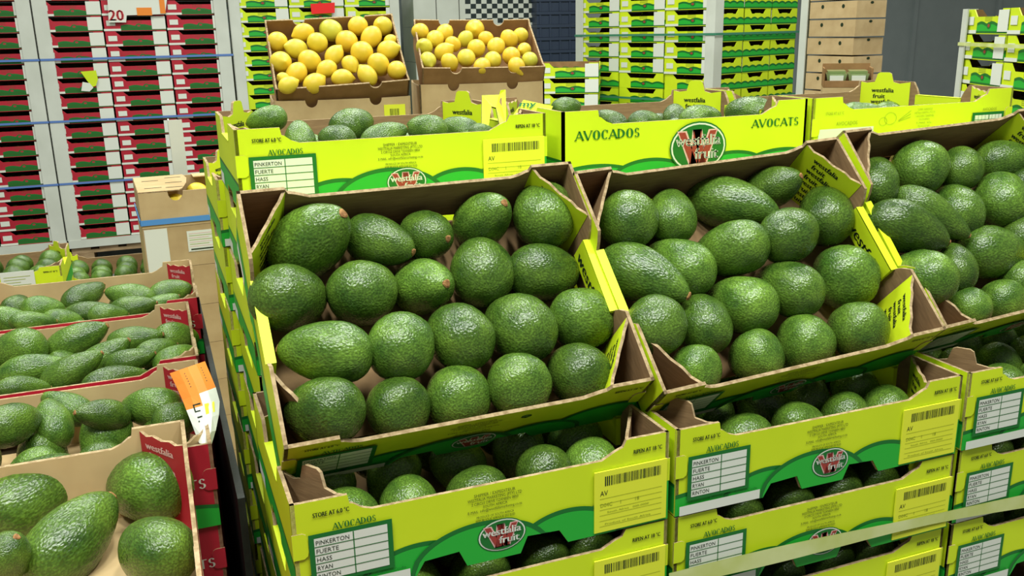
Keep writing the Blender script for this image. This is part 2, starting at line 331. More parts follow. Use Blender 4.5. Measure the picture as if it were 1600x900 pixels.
mat('grey_panel', (0.30, 0.34, 0.335), 0.6, 0.25, mix_noise((0.29, 0.33, 0.325), (0.31, 0.35, 0.345), 6))
mat('concrete', (0.22, 0.22, 0.20), 0.7, 0.3, mix_noise((0.17, 0.17, 0.155), (0.26, 0.26, 0.24), 5, bump=0.1, bscale=40))
mat('wood', (0.33, 0.22, 0.12), 0.8, 0.2, mix_noise((0.24, 0.155, 0.08), (0.40, 0.28, 0.16), 9, stretch=(1, 8, 8), rand=0.15))
mat('black_plastic', (0.012, 0.016, 0.014), 0.5, 0.4, mix_noise((0.008, 0.010, 0.009), (0.02, 0.026, 0.023), 30, bump=0.3, bscale=60))
mat('navy_plastic', (0.035, 0.05, 0.085), 0.45, 0.4)
mat('orange_paper', (0.80, 0.24, 0.03), 0.6, 0.3)
mat('vivid_red', (0.80, 0.02, 0.02), 0.5, 0.3)
mat('checker_black', (0.02, 0.03, 0.03), 0.6, 0.3)
mat('clear_plastic', (0.26, 0.34, 0.14), 0.15, 0.6)
mat('price_red', (0.55, 0.05, 0.06), 0.6, 0.3)
mat('muted_green', (0.022, 0.13, 0.018), 0.5, 0.3)
mat('scar', (0.20, 0.10, 0.035), 0.7, 0.2)

# ------------------------------------------------------------------ helpers
class MB:
    """collects polygons with materials, links them as one mesh object"""
    def __init__(s): s.v = []; s.f = []; s.m = []; s.names = []
    def mi(s, name):
        if name not in s.names: s.names.append(name)
        return s.names.index(name)
    def face(s, pts, m):
        n = len(s.v); s.v += [tuple(p) for p in pts]; s.f.append(tuple(range(n, n + len(pts)))); s.m.append(s.mi(m))
    def raw(s, vs, fs, m):
        n = len(s.v); s.v += [tuple(p) for p in vs]; k = s.mi(m)
        for f in fs: s.f.append(tuple(n + i for i in f)); s.m.append(k)
    def box(s, a, b, m, T=None):
        x0, y0, z0 = a; x1, y1, z1 = b
        c = [(x0,y0,z0),(x1,y0,z0),(x1,y1,z0),(x0,y1,z0),(x0,y0,z1),(x1,y0,z1),(x1,y1,z1),(x0,y1,z1)]
        if T: c = [T(p) for p in c]
        s.raw(c, [(3,2,1,0),(4,5,6,7),(0,1,5,4),(1,2,6,5),(2,3,7,6),(3,0,4,7)], m)
    def panel(s, prof, T, t, mo, mi_, me):
        """prof: (s,z) outline counter-clockwise seen from outside; T(s,d,z)->point, d outward; thickness inward"""
        n = len(prof)
        o = [T(a, 0, z) for a, z in prof]; i = [T(a, -t, z) for a, z in prof]
        s.face(o, mo); s.face(i[::-1], mi_)
        for k in range(n):
            j = (k + 1) % n
            s.face([o[k], i[k], i[j], o[j]], me)
    def mesh(s, name):
        me = bpy.data.meshes.new(name)
        me.from_pydata(s.v, [], s.f)
        for n in s.names: me.materials.append(MATS[n])
        me.polygons.foreach_set('material_index', s.m)
        me.update()
        return me
    def build(s, name, parent=None, smooth=False, weld=True):
        me = s.mesh(name)
        if weld:
            bm = bmesh.new(); bm.from_mesh(me); bmesh.ops.remove_doubles(bm, verts=bm.verts, dist=1e-5)
            bmesh.ops.recalc_face_normals(bm, faces=bm.faces); bm.to_mesh(me); bm.free()
        if smooth: me.polygons.foreach_set('use_smooth', [True] * len(me.polygons))
        return link(name, me, parent)
def link(name, data, parent=None):
    o = bpy.data.objects.new(name, data); COL.objects.link(o)
    if parent is not None: o.parent = parent
    return o
def tag(o, label=None, cat=None, group=None, kind=None):
    if label: o['label'] = label
    if cat: o['category'] = cat
    if group: o['group'] = group
    if kind: o['kind'] = kind
    return o
KIDS = {}
def kids(o):
    return KIDS.get(o.name) or [c for c in ALLKIDS.get(o.name, [])]
ALLKIDS = {}
def register(o):
    """remember the tree under a prototype so copies do not walk the whole scene"""
    m = {}
    for c in COL.objects:
        if c.parent is not None: m.setdefault(c.parent.name, []).append(c)
    stack = [o]
    while stack:
        x = stack.pop(); ALLKIDS[x.name] = m.get(x.name, []); stack += ALLKIDS[x.name]
def copy_tree(o, parent=None, skip=()):
    c = o.copy(); COL.objects.link(c)
    if parent is not None: c.parent = parent
    for ch in ALLKIDS.get(o.name, []):
        if ch.name.split('.')[0] not in skip: copy_tree(ch, c, skip)
    return c
USED = set()
def use(proto, skip=()):
    """the prototype itself the first time, a copy afterwards"""
    if proto.name not in USED and not skip:
        USED.add(proto.name); return proto
    return copy_tree(proto, None, skip)
ORD = ['first', 'second', 'third', 'fourth', 'fifth', 'sixth', 'seventh', 'eighth', 'ninth', 'tenth', 'eleventh', 'twelfth', 'thirteenth', 'fourteenth', 'fifteenth', 'sixteenth', 'seventeenth', 'eighteenth', 'nineteenth', 'twentieth', 'twenty-first', 'twenty-second', 'twenty-third', 'twenty-fourth', 'twenty-fifth', 'twenty-sixth']

TXT = {}
def text_data(s):
    """flat triangles of a string, baseline at 0, cap height about 1"""
    if s in TXT: return TXT[s]
    c = bpy.data.curves.new('t', 'FONT'); c.body = s; c.size = 1.4; c.resolution_u = 2; c.fill_mode = 'FRONT'
    o = bpy.data.objects.new('t', c); COL.objects.link(o)
    dg = bpy.context.evaluated_depsgraph_get(); dg.update()
    me = bpy.data.meshes.new_from_object(o.evaluated_get(dg))
    vs = [tuple(v.co) for v in me.vertices]; fs = [tuple(p.vertices) for p in me.polygons]
    bpy.data.objects.remove(o); bpy.data.curves.remove(c); bpy.data.meshes.remove(me)
    xs = [v[0] for v in vs]; ys = [v[1] for v in vs]
    TXT[s] = ([((x - min(xs)), y) for x, y, _ in vs], fs, max(xs) - min(xs), max(ys))
    return TXT[s]
EPS = 0.00022
def put_text(mb, T, s, cx, z, width, height, m, layer=4, flip=False, slant=0.0, bold=0.0, serif=False):
    vs, fs, w, h = text_data(s)
    kx, kz = width / w, height / 1.0
    def P(x, y, dx=0):
        a = x * kx - width / 2 + slant * y * kz + dx; b = y * kz
        if flip: a, b = -a, height - b
        return T(cx + a, layer * EPS, z + b)
    for dx in ((0,) if not bold else (-bold, bold)):
        mb.raw([P(x, y, dx) for x, y in vs], fs, m)
def rect(mb, T, a, b, z0, z1, m, layer=1):
    d = layer * EPS
    mb.face([T(a, d, z0), T(b, d, z0), T(b, d, z1), T(a, d, z1)], m)
def ell(mb, T, cx, cz, rx, rz, m, layer, n=28):
    d = layer * EPS
    mb.face([T(cx + rx * math.cos(2*math.pi*k/n), d, cz + rz * math.sin(2*math.pi*k/n)) for k in range(n)], m)
def poly(mb, T, pts, m, layer):
    mb.face([T(a, layer * EPS, z) for a, z in pts], m)

# ------------------------------------------------------------------ the avocado carton
W, D, H, TH = 0.4, 0.3, 0.103, 0.004
NOTCH = [(.285, .0), (.31, .016), (.40, .018), (.42, 0.0), (.565, 0.0), (.585, .018), (.675, .016), (.70, 0.0)]
def zlow(s):
    pts = [(0, 0)] + NOTCH + [(1, 0)]
    for (a, p), (b, q) in zip(pts, pts[1:]):
        if a <= s <= b: return p + (q - p) * (s - a) / max(b - a, 1e-9)
    return 0
LONG = [(0, 0)] + [(a * W, z) for a, z in NOTCH] + [(W, 0), (W, H), (.872*W, H), (.862*W, H-.008), (.84*W, H-.011), (.80*W, H-.019), (.19*W, H-.0195), (.165*W, H-.016), (.145*W, H-.010), (.137*W, H-.009), (.133*W, H), (0, H)]
ENDP = [(0, 0), (.38*D, 0), (.4*D, .012), (.6*D, .012), (.62*D, 0), (D, 0), (D, H), (.71*D, H), (.68*D, H-.012), (.66*D, H-.024), (.34*D, H-.024), (.32*D, H-.012), (.29*D, H), (0, H)]
Tf = lambda s, d, z: (s, -d, z)                       # front, outward -y
Tb = lambda s, d, z: (W - s, D + d, z)                # back, outward +y
Tr = lambda s, d, z: (W + d, s, z)                    # right end, outward +x
Tl = lambda s, d, z: (-d, D - s, z)                   # left end, outward -x
def hill(mb, T, cx, half, peak, m, layer, lo=0.0, hi=1.0, n=26):
    d = layer * EPS
    a, b = max(lo, cx - half), min(hi, cx + half)
    xs = sorted(set([a + (b - a) * k / n for k in range(n + 1)] + [s for s, _ in NOTCH if a < s < b]))
    top = lambda s: peak * math.sqrt(max(0, 1 - ((s - cx) / half) ** 2))
    for s, t in zip(xs, xs[1:]):
        p, q = zlow(s), zlow(t); P, Q = max(top(s), p), max(top(t), q)
        if P - p < 1e-6 and Q - q < 1e-6: continue
        mb.face([T(s*W, d, p), T(t*W, d, q), T(t*W, d, Q), T(s*W, d, P)], m)
def hills(mb, T, lst, layer=1):
    for cx, half, peak in lst:
        hill(mb, T, cx, half, peak, 'deep_green', layer); hill(mb, T, cx, half - .014, peak - .005, 'mid_green', layer + 1)
        layer += 2
    return layer
def logo(mb, T, cx, cz, rx, rz, layer, big=False):
    ell(mb, T, cx, cz, rx, rz, 'deep_green', layer); ell(mb, T, cx, cz, rx * .955, rz * .94, 'white_paper', layer + 1)
    ell(mb, T, cx, cz, rx * .90, rz * .875, 'deep_green', layer + 2)
    tops = ((-.60, .60), (-.06, .64), (.50, .62)); bots = (-.16, .14)
    for k, w, ex in ((0, .165, .05), (1, .115, 0)):
        for (tx, ty), bx in ((tops[0], bots[0]), (tops[1], bots[0]), (tops[1], bots[1]), (tops[2], bots[1])):
            y0, y1 = -.66 - ex, ty + ex
            poly(mb, T, [(cx + rx*(bx - w), cz + rz*y0), (cx + rx*(bx + w), cz + rz*y0), (cx + rx*(tx + w), cz + rz*y1), (cx + rx*(tx - w), cz + rz*y1)], 'pale_ink' if k == 0 else 'logo_red', layer + 3 + k)
    put_text(mb, T, 'westfalia', cx - rx*.02, cz + rz * .06, rx * 1.56, rz * .44, 'white_paper', layer + 5, bold=rx * .012)
    put_text(mb, T, 'fruit', cx + rx * .28, cz - rz * .48, rx * .82, rz * .44, 'white_paper', layer + 5, bold=rx * .012)
def table(mb, T, a, b, z0, z1, rows, layer=9):
    rect(mb, T, a - .005, b + .005, z0 - .004, z1 + .0045, 'deep_green', layer)
    rect(mb, T, a, b, z0, z1, 'white_paper', layer + 1)
    h = (z1 - z0) / len(rows); mid = a + (b - a) * .53
    rect(mb, T, mid - .0005, mid + .0005, z0, z1, 'deep_green', layer + 2)
    for k, r in enumerate(rows):
        z = z1 - h * (k + 1)
        if k < len(rows) - 1: rect(mb, T, a, b, z - .0004, z + .0004, 'deep_green', layer + 2)
        if r: put_text(mb, T, r, a + .0015 + len(r) * .00175, z + h * .22, len(r) * .0035, h * .52, 'black_ink', layer + 2)
def barcode(mb, T, a, b, z0, z1, m, layer, seed=5):
    rnd = random.Random(seed); x = a
    while x < b:
        w = rnd.choice((.0006, .0009, .0014)); rect(mb, T, x, min(b, x + w), z0, z1, m, layer); x += w + rnd.choice((.0006, .0009, .0013))
def print_front(parent, white=True):
    mb = MB()
    hills(mb, Tf, [(.10, .26, .028), (.30, .155, .037), (.92, .19, .056), (.70, .155, .0395), (.46, .19, .046)])
    mb.build('hills_print', parent, weld=False)
    mb = MB(); put_text(mb, Tf, 'STORE AT 6.0 °C', .092*W, H - .0165, .034, .0048, 'black_ink', 4, bold=.0002); mb.build('storage_text', parent, weld=False)
    mb = MB(); put_text(mb, Tf, 'RIPEN AT 18 °C', .935*W, H - .0175, .034, .0048, 'black_ink', 4, bold=.0002); mb.build('ripening_text', parent, weld=False)
    mb = MB(); serif_text(mb, Tf, 'AVOCADOS', .145*W, .0705, .041, .0066, 'deep_green', 4); mb.build('heading_text', parent, weld=False)
    mb = MB(); table(mb, Tf, .047*W, .222*W, .021, .0655, ['PINKERTON', 'FUERTE', 'HASS', 'RYAN', 'RINTON']); mb.build('variety_table', parent, weld=False)
    mb = MB(); z = .0775
    for s, w, h in (('SHIPPER / EXPEDITEUR', .044, .0033), ('WESTFALIA MARKETING (PTY) LTD', .058, .0033), ('2 CIRCLE DRIVE TZANEEN 0850', .050, .003), ('SOUTH AFRICA', .026, .0029), ('E-MAIL: info@westfaliamarketing.co.za', .058, .003), ('', 0, .0015), ('PRODUCE OF SOUTH AFRICA', .040, .0026), ('REPUBLIQUE AFRIQUE DU SUD', .042, .0026)):
        z -= h + .0013
        if s: put_text(mb, Tf, s, .50*W, z, w, h, 'black_ink', 4)
    mb.build('address_text', parent, weld=False)
    mb = MB(); put_text(mb, Tf, 'Pallet Code   Batch Code', .185*W, .0133, .062, .0036, 'deep_green', 12); mb.build('code_text', parent, weld=False)
    mb = MB(); logo(mb, Tf, .515*W, .0265, .0265, .0185, 11); mb.build('logo', parent, weld=False)
    mb = MB(); rect(mb, Tf, .004, .272*W, .0012, .0125, 'white_paper', 14); mb.build('white_strip', parent, weld=False)
def sticker_front(parent):
    mb = MB(); T = lambda s, d, z: Tf(s, d + .0008, z)
    a, b, z0, z1 = .775*W, .992*W, .003, .0735
    mb.box((a, -.0030, z0), (b, -.0012, z1), 'sticker')
    T = lambda s, d, z: (s, -.0030 - d, z)
    barcode(mb, T, a + .012, b - .008, z1 - .017, z1 - .006, 'black_ink', 1)
    put_text(mb, T, 'AV', a + .011, z1 - .028, .009, .006, 'black_ink', 1)
    put_text(mb, T, 'D04C     1         18', a + .030, z1 - .041, .046, .0042, 'olive_ink', 1)
    for k in range(6):
        rect(mb, T, a + .006, b - .006, z1 - .0315 - k*.0065, z1 - .0311 - k*.0065, 'olive_ink', 1)
    put_text(mb, T, 'South Africa   000-0000', a + .040, z1 - .049, .05, .0022, 'olive_ink', 1)
    put_text(mb, T, 'Product of South Africa', a + .040, z0 + .008, .055, .0022, 'olive_ink', 1)
    return mb.build('sticker', parent, weld=False)
def serif_text(mb, T, s, cx, z, width, height, m, layer, gap=.12):
    """upright roman capitals with thick and thin strokes and serifs"""
    G = {'A': ([((0,0),(.5,1),.07),((.5,1),(1,0),.14),((.2,.33),(.8,.33),.06)], [0, 1], [], .82), 'V': ([((0,1),(.5,0),.14),((.5,0),(1,1),.07)], [], [0, 1], .8),
         'D': ([((.12,0),(.12,1),.14)], [.12], [.12], .8), 'T': ([((.5,0),(.5,1),.14),((0,.96),(1,.96),.07)], [.5], [], .68), 'O': ([], [], [], .82), 'C': ([], [], [], .74), 'S': ([], [], [], .56)}
    tot = sum(G[c][3] for c in s) + gap * (len(s) - 1); k = width / tot; x0 = cx - width / 2
    def seg(p, q, w, gw):
        w *= 1.45; dx, dz = q[0] - p[0], q[1] - p[1]; wx = w * .5 * (1 if abs(dz) > .01 else 0); wz = w * .5 * (0 if abs(dz) > .01 else 1)
        pts = [(p[0] - wx/gw, p[1] - wz), (p[0] + wx/gw, p[1] - wz), (q[0] + wx/gw, q[1] + wz), (q[0] - wx/gw, q[1] + wz)]
        if wz: pts = [(p[0], p[1] - wz), (q[0], q[1] - wz), (q[0], q[1] + wz), (p[0], p[1] + wz)]
        poly(mb, T, [(x0 + a * gw * k, z + b * height) for a, b in pts], m, layer)
    def arc(c, r, t0, t1, gw, n=16):
        for i in range(n):
            a, b = t0 + (t1 - t0) * i / n, t0 + (t1 - t0) * (i + 1) / n
            def pt(t, out):
                w = .115 * abs(math.cos(t)) + .045
                rr = 1 if out else 1 - 2 * w / max(r[0], .2)
                return (x0 + (c[0] + r[0] * rr * math.cos(t)) * gw * k, z + (c[1] + (r[1] - (0 if out else 2 * (.035 + .02*abs(math.cos(t))))) * math.sin(t)) * height)
            poly(mb, T, [pt(a, 1), pt(b, 1), pt(b, 0), pt(a, 0)], m, layer)
    for c in s:
        segs, bs, ts, gw = G[c]
        for p, q, w in segs: seg(p, q, w, gw)
        for a in bs: seg((a - .17, .025), (a + .17, .025), .05, gw)
        for a in ts: seg((a - .17, .975), (a + .17, .975), .05, gw)
        pi = math.pi
        if c == 'O': arc((.5, .5), (.5, .52), 0, 2*pi, gw)
        if c == 'C': arc((.52, .5), (.52, .52), .25*pi, 1.75*pi, gw); seg((.9, .68), (.9, .98), .06, gw)
        if c == 'D': arc((.12, .5), (.88, .5), -.5*pi, .5*pi, gw)
        if c == 'S': arc((.5, .74), (.46, .27), .1*pi, 1.5*pi, gw); arc((.5, .26), (.5, .27), -.9*pi, .5*pi, gw)
        x0 += (gw + gap) * k
def print_reverse(parent):
    mb = MB()
    hills(mb, Tb, [(.12, .2, .030), (.34, .17, .033), (.9, .2, .034), (.68, .17, .035)])
    mb.build('hills_print', parent, weld=False); mb = MB()
    serif_text(mb, Tb, 'AVOCADOS', .17*W, .0635, .098, .0125, 'deep_green', 4)
    mb.build('heading_text', parent, weld=False); mb = MB()
    serif_text(mb, Tb, 'AVOCATS', .86*W, .0655, .082, .0115, 'deep_green', 4)
    mb.build('heading_text', parent, weld=False); mb = MB()
    logo(mb, Tb, .53*W, .044, .047, .036, 11)
    return mb.build('logo', parent, weld=False)
def print_sketch(parent):
    mb = MB()
    put_text(mb, Tf, 'STORE AT 6.0 °C', .10*W, .077, .034, .0045, 'olive_ink', 4)
    mb.build('storage_text', parent, weld=False); mb = MB()
    put_text(mb, Tf, 'AVOCADOS', .16*W, .0605, .04, .006, 'olive_ink', 4)
    mb.build('heading_text', parent, weld=False); mb = MB()
    rect(mb, Tf, .03*W, .29*W, .036, .056, 'white_paper', 3)
    mb.build('white_strip', parent, weld=False); mb = MB()
    for cx, cz, r in ((.37, .066, .012), (.335, .062, .008)):
        for k in range(18):
            a, b = 2*math.pi*k/18, 2*math.pi*(k+1)/18
            poly(mb, Tf, [(cx*W + q*math.cos(t), cz + q*.8*math.sin(t)) for q, t in ((r, a), (r, b), (r-.0007, b), (r-.0007, a))], 'olive_ink', 3)
    for k in range(3): poly(mb, Tf, [(.41*W, .06 + k*.001), (.47*W, .066 + k*.005), (.47*W, .0668 + k*.005), (.41*W, .0606 + k*.001)], 'olive_ink', 3)
    mb.build('sketch_print', parent, weld=False); mb = MB()
    z = .081
    for k in range(7):
        z -= .0052; put_text(mb, Tf, ('SHIPPER / EXPEDITEUR', 'WESTFALIA MARKETING (PTY) LTD', '2 CIRCLE DRIVE TZANEEN 0850', 'SOUTH AFRICA', 'E-MAIL: info', 'PRODUCE OF', 'SOUTH AFRICA')[k], .54*W, z, (.03, .042, .038, .022, .03, .024, .026)[k], .003, 'olive_ink', 4)
    mb.build('address_text', parent, weld=False); mb = MB()
    table(mb, Tf, .80*W, .945*W, .033, .062, ['', '', '', ''])
    for k in range(8): rect(mb, Tf, .80*W + k*.0073, .80*W + k*.0073 + .0005, .033, .062, 'deep_green', 12)
    mb.build('variety_table', parent, weld=False); mb = MB()
    put_text(mb, Tf, 'AVOCADOS', .88*W, .069, .03, .0045, 'olive_ink', 4)
    return mb.build('heading_text', parent, weld=False)
def end_print(parent, T):
    mb = MB()
    rect(mb, T, .002, .375*D, .002, .034, 'mid_green', 1); rect(mb, T, .625*D, D - .002, .002, .034, 'mid_green', 1)
    rect(mb, T, .37*D, .63*D, .0125, .034, 'mid_green', 1)
    rect(mb, T, .002, D - .002, .034, .038, 'deep_green', 1)
    rect(mb, T, .01, .21*D, .004, .020, 'white_paper', 3)
    return mb.build('print', parent, weld=False)
def corner_T(cx, cy, sx, sy, px=.062, py=.080):
    """diagonal post: s runs from the long panel to the end panel, d>0 faces the inside of the carton"""
    p0 = Vector((cx + sx * px, cy + sy * (TH + .0005))); p1 = Vector((cx + sx * (TH + .0005), cy + sy * py))
    u = (p1 - p0); L = u.length; u /= L
    n = Vector((sx, sy)); n = (n - u * n.dot(u)).normalized()
    return (lambda s, d, z: (p0.x + u.x * s + n.x * d, p0.y + u.y * s + n.y * d, z)), L, (sx * sy)
def make_carton(name, outer='lime_card', inner='kraft', prints='front', tabs=(0, 0, 0, 0), sticker=True, ends=True, rim=True, rim_text=False, post_text='westfalia fruit', post=(.052, .080)):
    root = link(name, None)
    mb = MB(); mb.panel(LONG, Tf, TH, outer, inner, 'kraft_edge'); fp = mb.build('front_panel', root, weld=False)
    mb = MB(); mb.panel(LONG, Tb, TH, outer, inner, 'kraft_edge'); bp = mb.build('back_panel', root, weld=False)
    mb = MB(); mb.panel(ENDP, Tr, TH, outer, inner, 'kraft_edge'); e1 = mb.build('end_panel', root, weld=False)
    mb = MB(); mb.panel(ENDP, Tl, TH, outer, inner, 'kraft_edge'); e2 = mb.build('end_panel', root, weld=False)
    mb = MB(); mb.box((TH, .034, .0), (W - TH, D - TH, TH), inner); mb.build('base', root, weld=False)
    if rim:
        for T in (Tr, Tl):
            mb = MB(); mb.box((.335*D, -.0105, H - .058), (.665*D, -.0045, H - .0225), outer, T=lambda p: T(*p))
            mb.box((.335*D, -.0105, H - .0238), (.665*D, .0006, H - .0222), outer, T=lambda p: T(*p))
            Ti = (lambda T: (lambda s, d, z: T(D - s, -.0106 - d, z)))(T)
            if rim_text: put_text(mb, Ti, 'westfalia', .5*D, H - .052, .085, .016, 'black_ink', 2, bold=.0006)
            mb.build('folded_rim', root, weld=False)
    for cx, cy, sx, sy in ((0, 0, 1, 1), (W, 0, -1, 1), (0, D, 1, -1), (W, D, -1, -1)):
        T, L, sg = corner_T(cx, cy, sx, sy, *post)
        zt = H - .001
        tab_here = tabs[(0 if sx > 0 else 1) + (0 if sy > 0 else 2)]
        prof = [(0, TH), (L, TH), (L, zt), (.78*L, zt - .003), (.66*L, zt), (.61*L, zt + .015), (.56*L, zt + .0175), (.38*L, zt + .0175), (.33*L, zt + .015), (.28*L, zt), (.12*L, zt - .002), (0, zt)] if tab_here else [(0, TH), (L, TH), (L, zt), (.82*L, zt - .004), (.7*L, zt - .002), (.5*L, zt - .005), (.3*L, zt - .003), (.15*L, zt - .006), (0, zt - .002)]
        mb = MB(); mb.panel(prof, T, .0035, outer, inner, 'kraft_edge')
        # printed repeat of the name, standing upside down on the inner face
        if sg < 0: T2 = lambda s, d, z, T=T, L=L: T(L - s, d, z)
        else: T2 = T
        for k in range(4 if post_text else 0):
            z = H - .026 - k * .021
            a, b = post_text.split()
            put_text(mb, T2, a, .5*L - .004, z + .006, .040, .008, 'black_ink' if outer != 'red_card' else 'pale_ink', 2, bold=.0004)
            put_text(mb, T2, b, .5*L - .010, z - .005, .022, .008, 'black_ink' if outer != 'red_card' else 'pale_ink', 2, bold=.0004)
        mb.build('corner_post', root, weld=False)
    for T in (lambda s, d, z: Tf(s, d, z), lambda s, d, z: Tf(W - s, d, z)):
        pr = [(-.0012, .046), (.009, .046), (.0125, .0485), (.0135, .053), (.0135, .066), (.012, .0705), (.009, .0725), (-.0012, .0725)]
        mb = MB(); o = [T(a, .0012, z) for a, z in pr]; i = [T(a, .0001, z) for a, z in pr]
        mb.face(o, outer)
        for k in range(len(pr)):
            j = (k + 1) % len(pr); mb.face([o[k], i[k], i[j], o[j]], 'kraft_edge')
        mb.build('lock_tab', root, weld=False)
    if prints == 'front': print_front(fp)
    if prints == 'reverse': print_reverse(bp)
    if prints == 'sketch': print_sketch(fp)
    if prints == 'red':
        mb = MB(); hills(mb, Tf, [(.2, .3, .03), (.5, .3, .032), (.82, .3, .033)])
        serif_text(mb, Tf, 'AVOCADOS', .22*W, .050, .09, .012, 'white_paper', 6); serif_text(mb, Tf, 'AVOCATS', .872*W, .050, .08, .012, 'white_paper', 6)
        mb.build('print', fp, weld=False)
    if sticker: sticker_front(root)
    if ends:
        end_print(e1, Tr); end_print(e2, Tl)
    register(root)
    return root
def plain_mesh(name, outer, inner):
    mb = MB()
    for T, pr in ((Tf, LONG), (Tb, LONG), (Tr, ENDP), (Tl, ENDP)): mb.panel(pr, T, TH, outer, inner, 'kraft_edge')
    mb.box((TH, TH, 0), (W - TH, D - TH, TH), inner)
    return mb.mesh(name)

# ------------------------------------------------------------------ fruit
def fruit_mesh(kind, seed):
    rnd = random.Random(seed); NU, NV = 28, 20
    vs = []; fs = []
    off = Vector((rnd.uniform(0, 50), rnd.uniform(0, 50), rnd.uniform(0, 50)))
    bend = rnd.uniform(.03, .09) * (2.0 if kind == 'long' else 1)
    def rad(c):                                    # c = -1 blossom end .. 1 stem end
        base = math.sqrt(max(0, 1 - c * c))
        if kind == 'round': return base * (1 - .07 * c)
        if kind == 'pear': return base * (1 - .17 * c - .09 * c * abs(c) + .05 * c * c)
        if kind == 'long':
            return base * (1 - .27 * c - .08 * c * c + .05 * c ** 3)
        if kind == 'lemon': return base * (1 - .03 * c)
    cs = [-math.cos(math.pi * j / NV) for j in range(NV + 1)]
    mx = max(rad(c) for c in cs)
    for j, c in enumerate(cs):
        r = rad(c) / mx; z = c
        if kind == 'lemon':
            e = min(1, max(0, (c - .80) / .20)); z = c * .90 + .16 * e * e
            r = r * (1 - .35 * e) + .06 * e * (1 - e)
            if c < -.94: z -= .02
        if j in (0, NV): vs.append((bend * (z * z), 0, z)); continue
        for i in range(NU):
            a = 2 * math.pi * i / NU
            p = Vector((r * math.cos(a), r * math.sin(a), z))
            k = 1 + (.035 if kind != 'lemon' else .02) * noise.noise(p * 1.6 + off) + (.012 if kind != 'lemon' else 0) * noise.noise(p * 5 + off)
            vs.append((p.x * k + bend * (z * z), p.y * k, z))
    ring = lambda j, i: 1 + (j - 1) * NU + i % NU
    for i in range(NU): fs.append((0, ring(1, i + 1), ring(1, i)))
    for j in range(1, NV - 1):
        for i in range(NU): fs.append((ring(j, i), ring(j, i + 1), ring(j + 1, i + 1), ring(j + 1, i)))
    last = len(vs) - 1
    for i in range(NU): fs.append((last, ring(NV - 1, i), ring(NV - 1, i + 1)))
    me = bpy.data.meshes.new('lemon' if kind == 'lemon' else 'avocado'); me.from_pydata(vs, [], fs)
    me.materials.append(MATS['lemon_skin' if kind == 'lemon' else 'avocado_skin'])
    me.polygons.foreach_set('use_smooth', [True] * len(fs)); me.update()
    me['bend'] = bend
    return me
FM = {k: [fruit_mesh(k, 7 * i + len(k)) for i in range(n)] for k, n in (('round', 3), ('pear', 4), ('long', 3), ('lemon', 3))}
def stem_mesh():
    mb = MB(); n = 10
    for r0, z0, r1, z1 in ((.15, -.10, .15, .02), (.15, .02, .10, .05)):
        for i in range(n):
            a, b = 2*math.pi*i/n, 2*math.pi*(i+1)/n
            w = lambda t: 1 + .12 * math.sin(3*t)
            mb.face([(r0*w(a)*math.cos(a), r0*w(a)*math.sin(a), z0), (r0*w(b)*math.cos(b), r0*w(b)*math.sin(b), z0), (r1*w(b)*math.cos(b), r1*w(b)*math.sin(b), z1), (r1*w(a)*math.cos(a), r1*w(a)*math.sin(a), z1)], 'stem')
    mb.face([(.10*(1+.12*math.sin(6*math.pi*i/n))*math.cos(2*math.pi*i/n), .10*(1+.12*math.sin(6*math.pi*i/n))*math.sin(2*math.pi*i/n), .05) for i in range(n)], 'stem')
    return mb.mesh('stem')
STEM = stem_mesh()
cnt = [0]
def fruit(kind, loc, quat, b, r, label, group, stem=True):
    cnt[0] += 1
    me = FM[kind][cnt[0] % len(FM[kind])]
    o = link('lemon' if kind == 'lemon' else 'avocado', me)
    o.location = loc; o.rotation_mode = 'QUATERNION'; o.rotation_quaternion = quat
    o.scale = (b, b, b * r)
    tag(o, label, 'lemon' if kind == 'lemon' else 'avocado', group)
    if stem and kind != 'lemon':
        s = link('stem', STEM, o); s.location = (me['bend'], 0, .985); s.scale = (1, 1, 1 / r)
    return o
SHAPE = {'round': 'round avocado', 'pear': 'pear-shaped avocado', 'long': 'long-necked avocado'}
def ordinal(i, n):
    if i == 0: return 'leftmost'
    if i == n - 1: return 'rightmost'
    return ORD[i]
VIEW = cam_ob.matrix_world.translation
def fruit_row(items, where, group, key):
    items = sorted(items, key=key)
    for i, (k, x, y, z, a, b_, c, d, b, r) in enumerate(items):
        q = Quaternion((a, b_, c, d)); ax = q @ Vector((0, 0, 1))
        to = (VIEW - Vector((x, y, z))).normalized().dot(ax)
        what = 'yellow lemon' if k == 'lemon' else SHAPE[k] + (' with visible stem' if to > .12 and b > .026 else '')
        fruit(k, (x, y, z), q, b, r, '%s, %s %s' % (what, ordinal(i, len(items)), where), group)
def tray_matrix(q):
    x, y, z, t, w, s = q
    M3 = Matrix.Rotation(w, 3, 'Z') @ Matrix.Rotation(s, 3, 'Y') @ Matrix.Rotation(t, 3, 'X')
    return Matrix.Translation((x, y, z)) @ M3.to_4x4()

# ------------------------------------------------------------------ the hall
mb = MB(); mb.box((-6, -3.5, FLOOR - .1), (10, 7.2, FLOOR), 'concrete'); tag(mb.build('floor'), kind='structure')
mb = MB(); mb.box((-6, 7.2, FLOOR - .1), (10, 7.35, 3.2), 'grey_panel'); wb = tag(mb.build('wall_back'), kind='structure')
for x in (5.2, 6.45, 7.62, 8.8):
    mb = MB(); mb.box((x, 7.17, FLOOR), (x + .05, 7.2, 3.2), 'grey_panel'); mb.build('panel_seam', wb)
mb = MB(); mb.box((-6, 7.185, FLOOR), (10, 7.2, FLOOR + .15), 'black_plastic'); tag(mb.build('baseboard_back'), kind='structure')

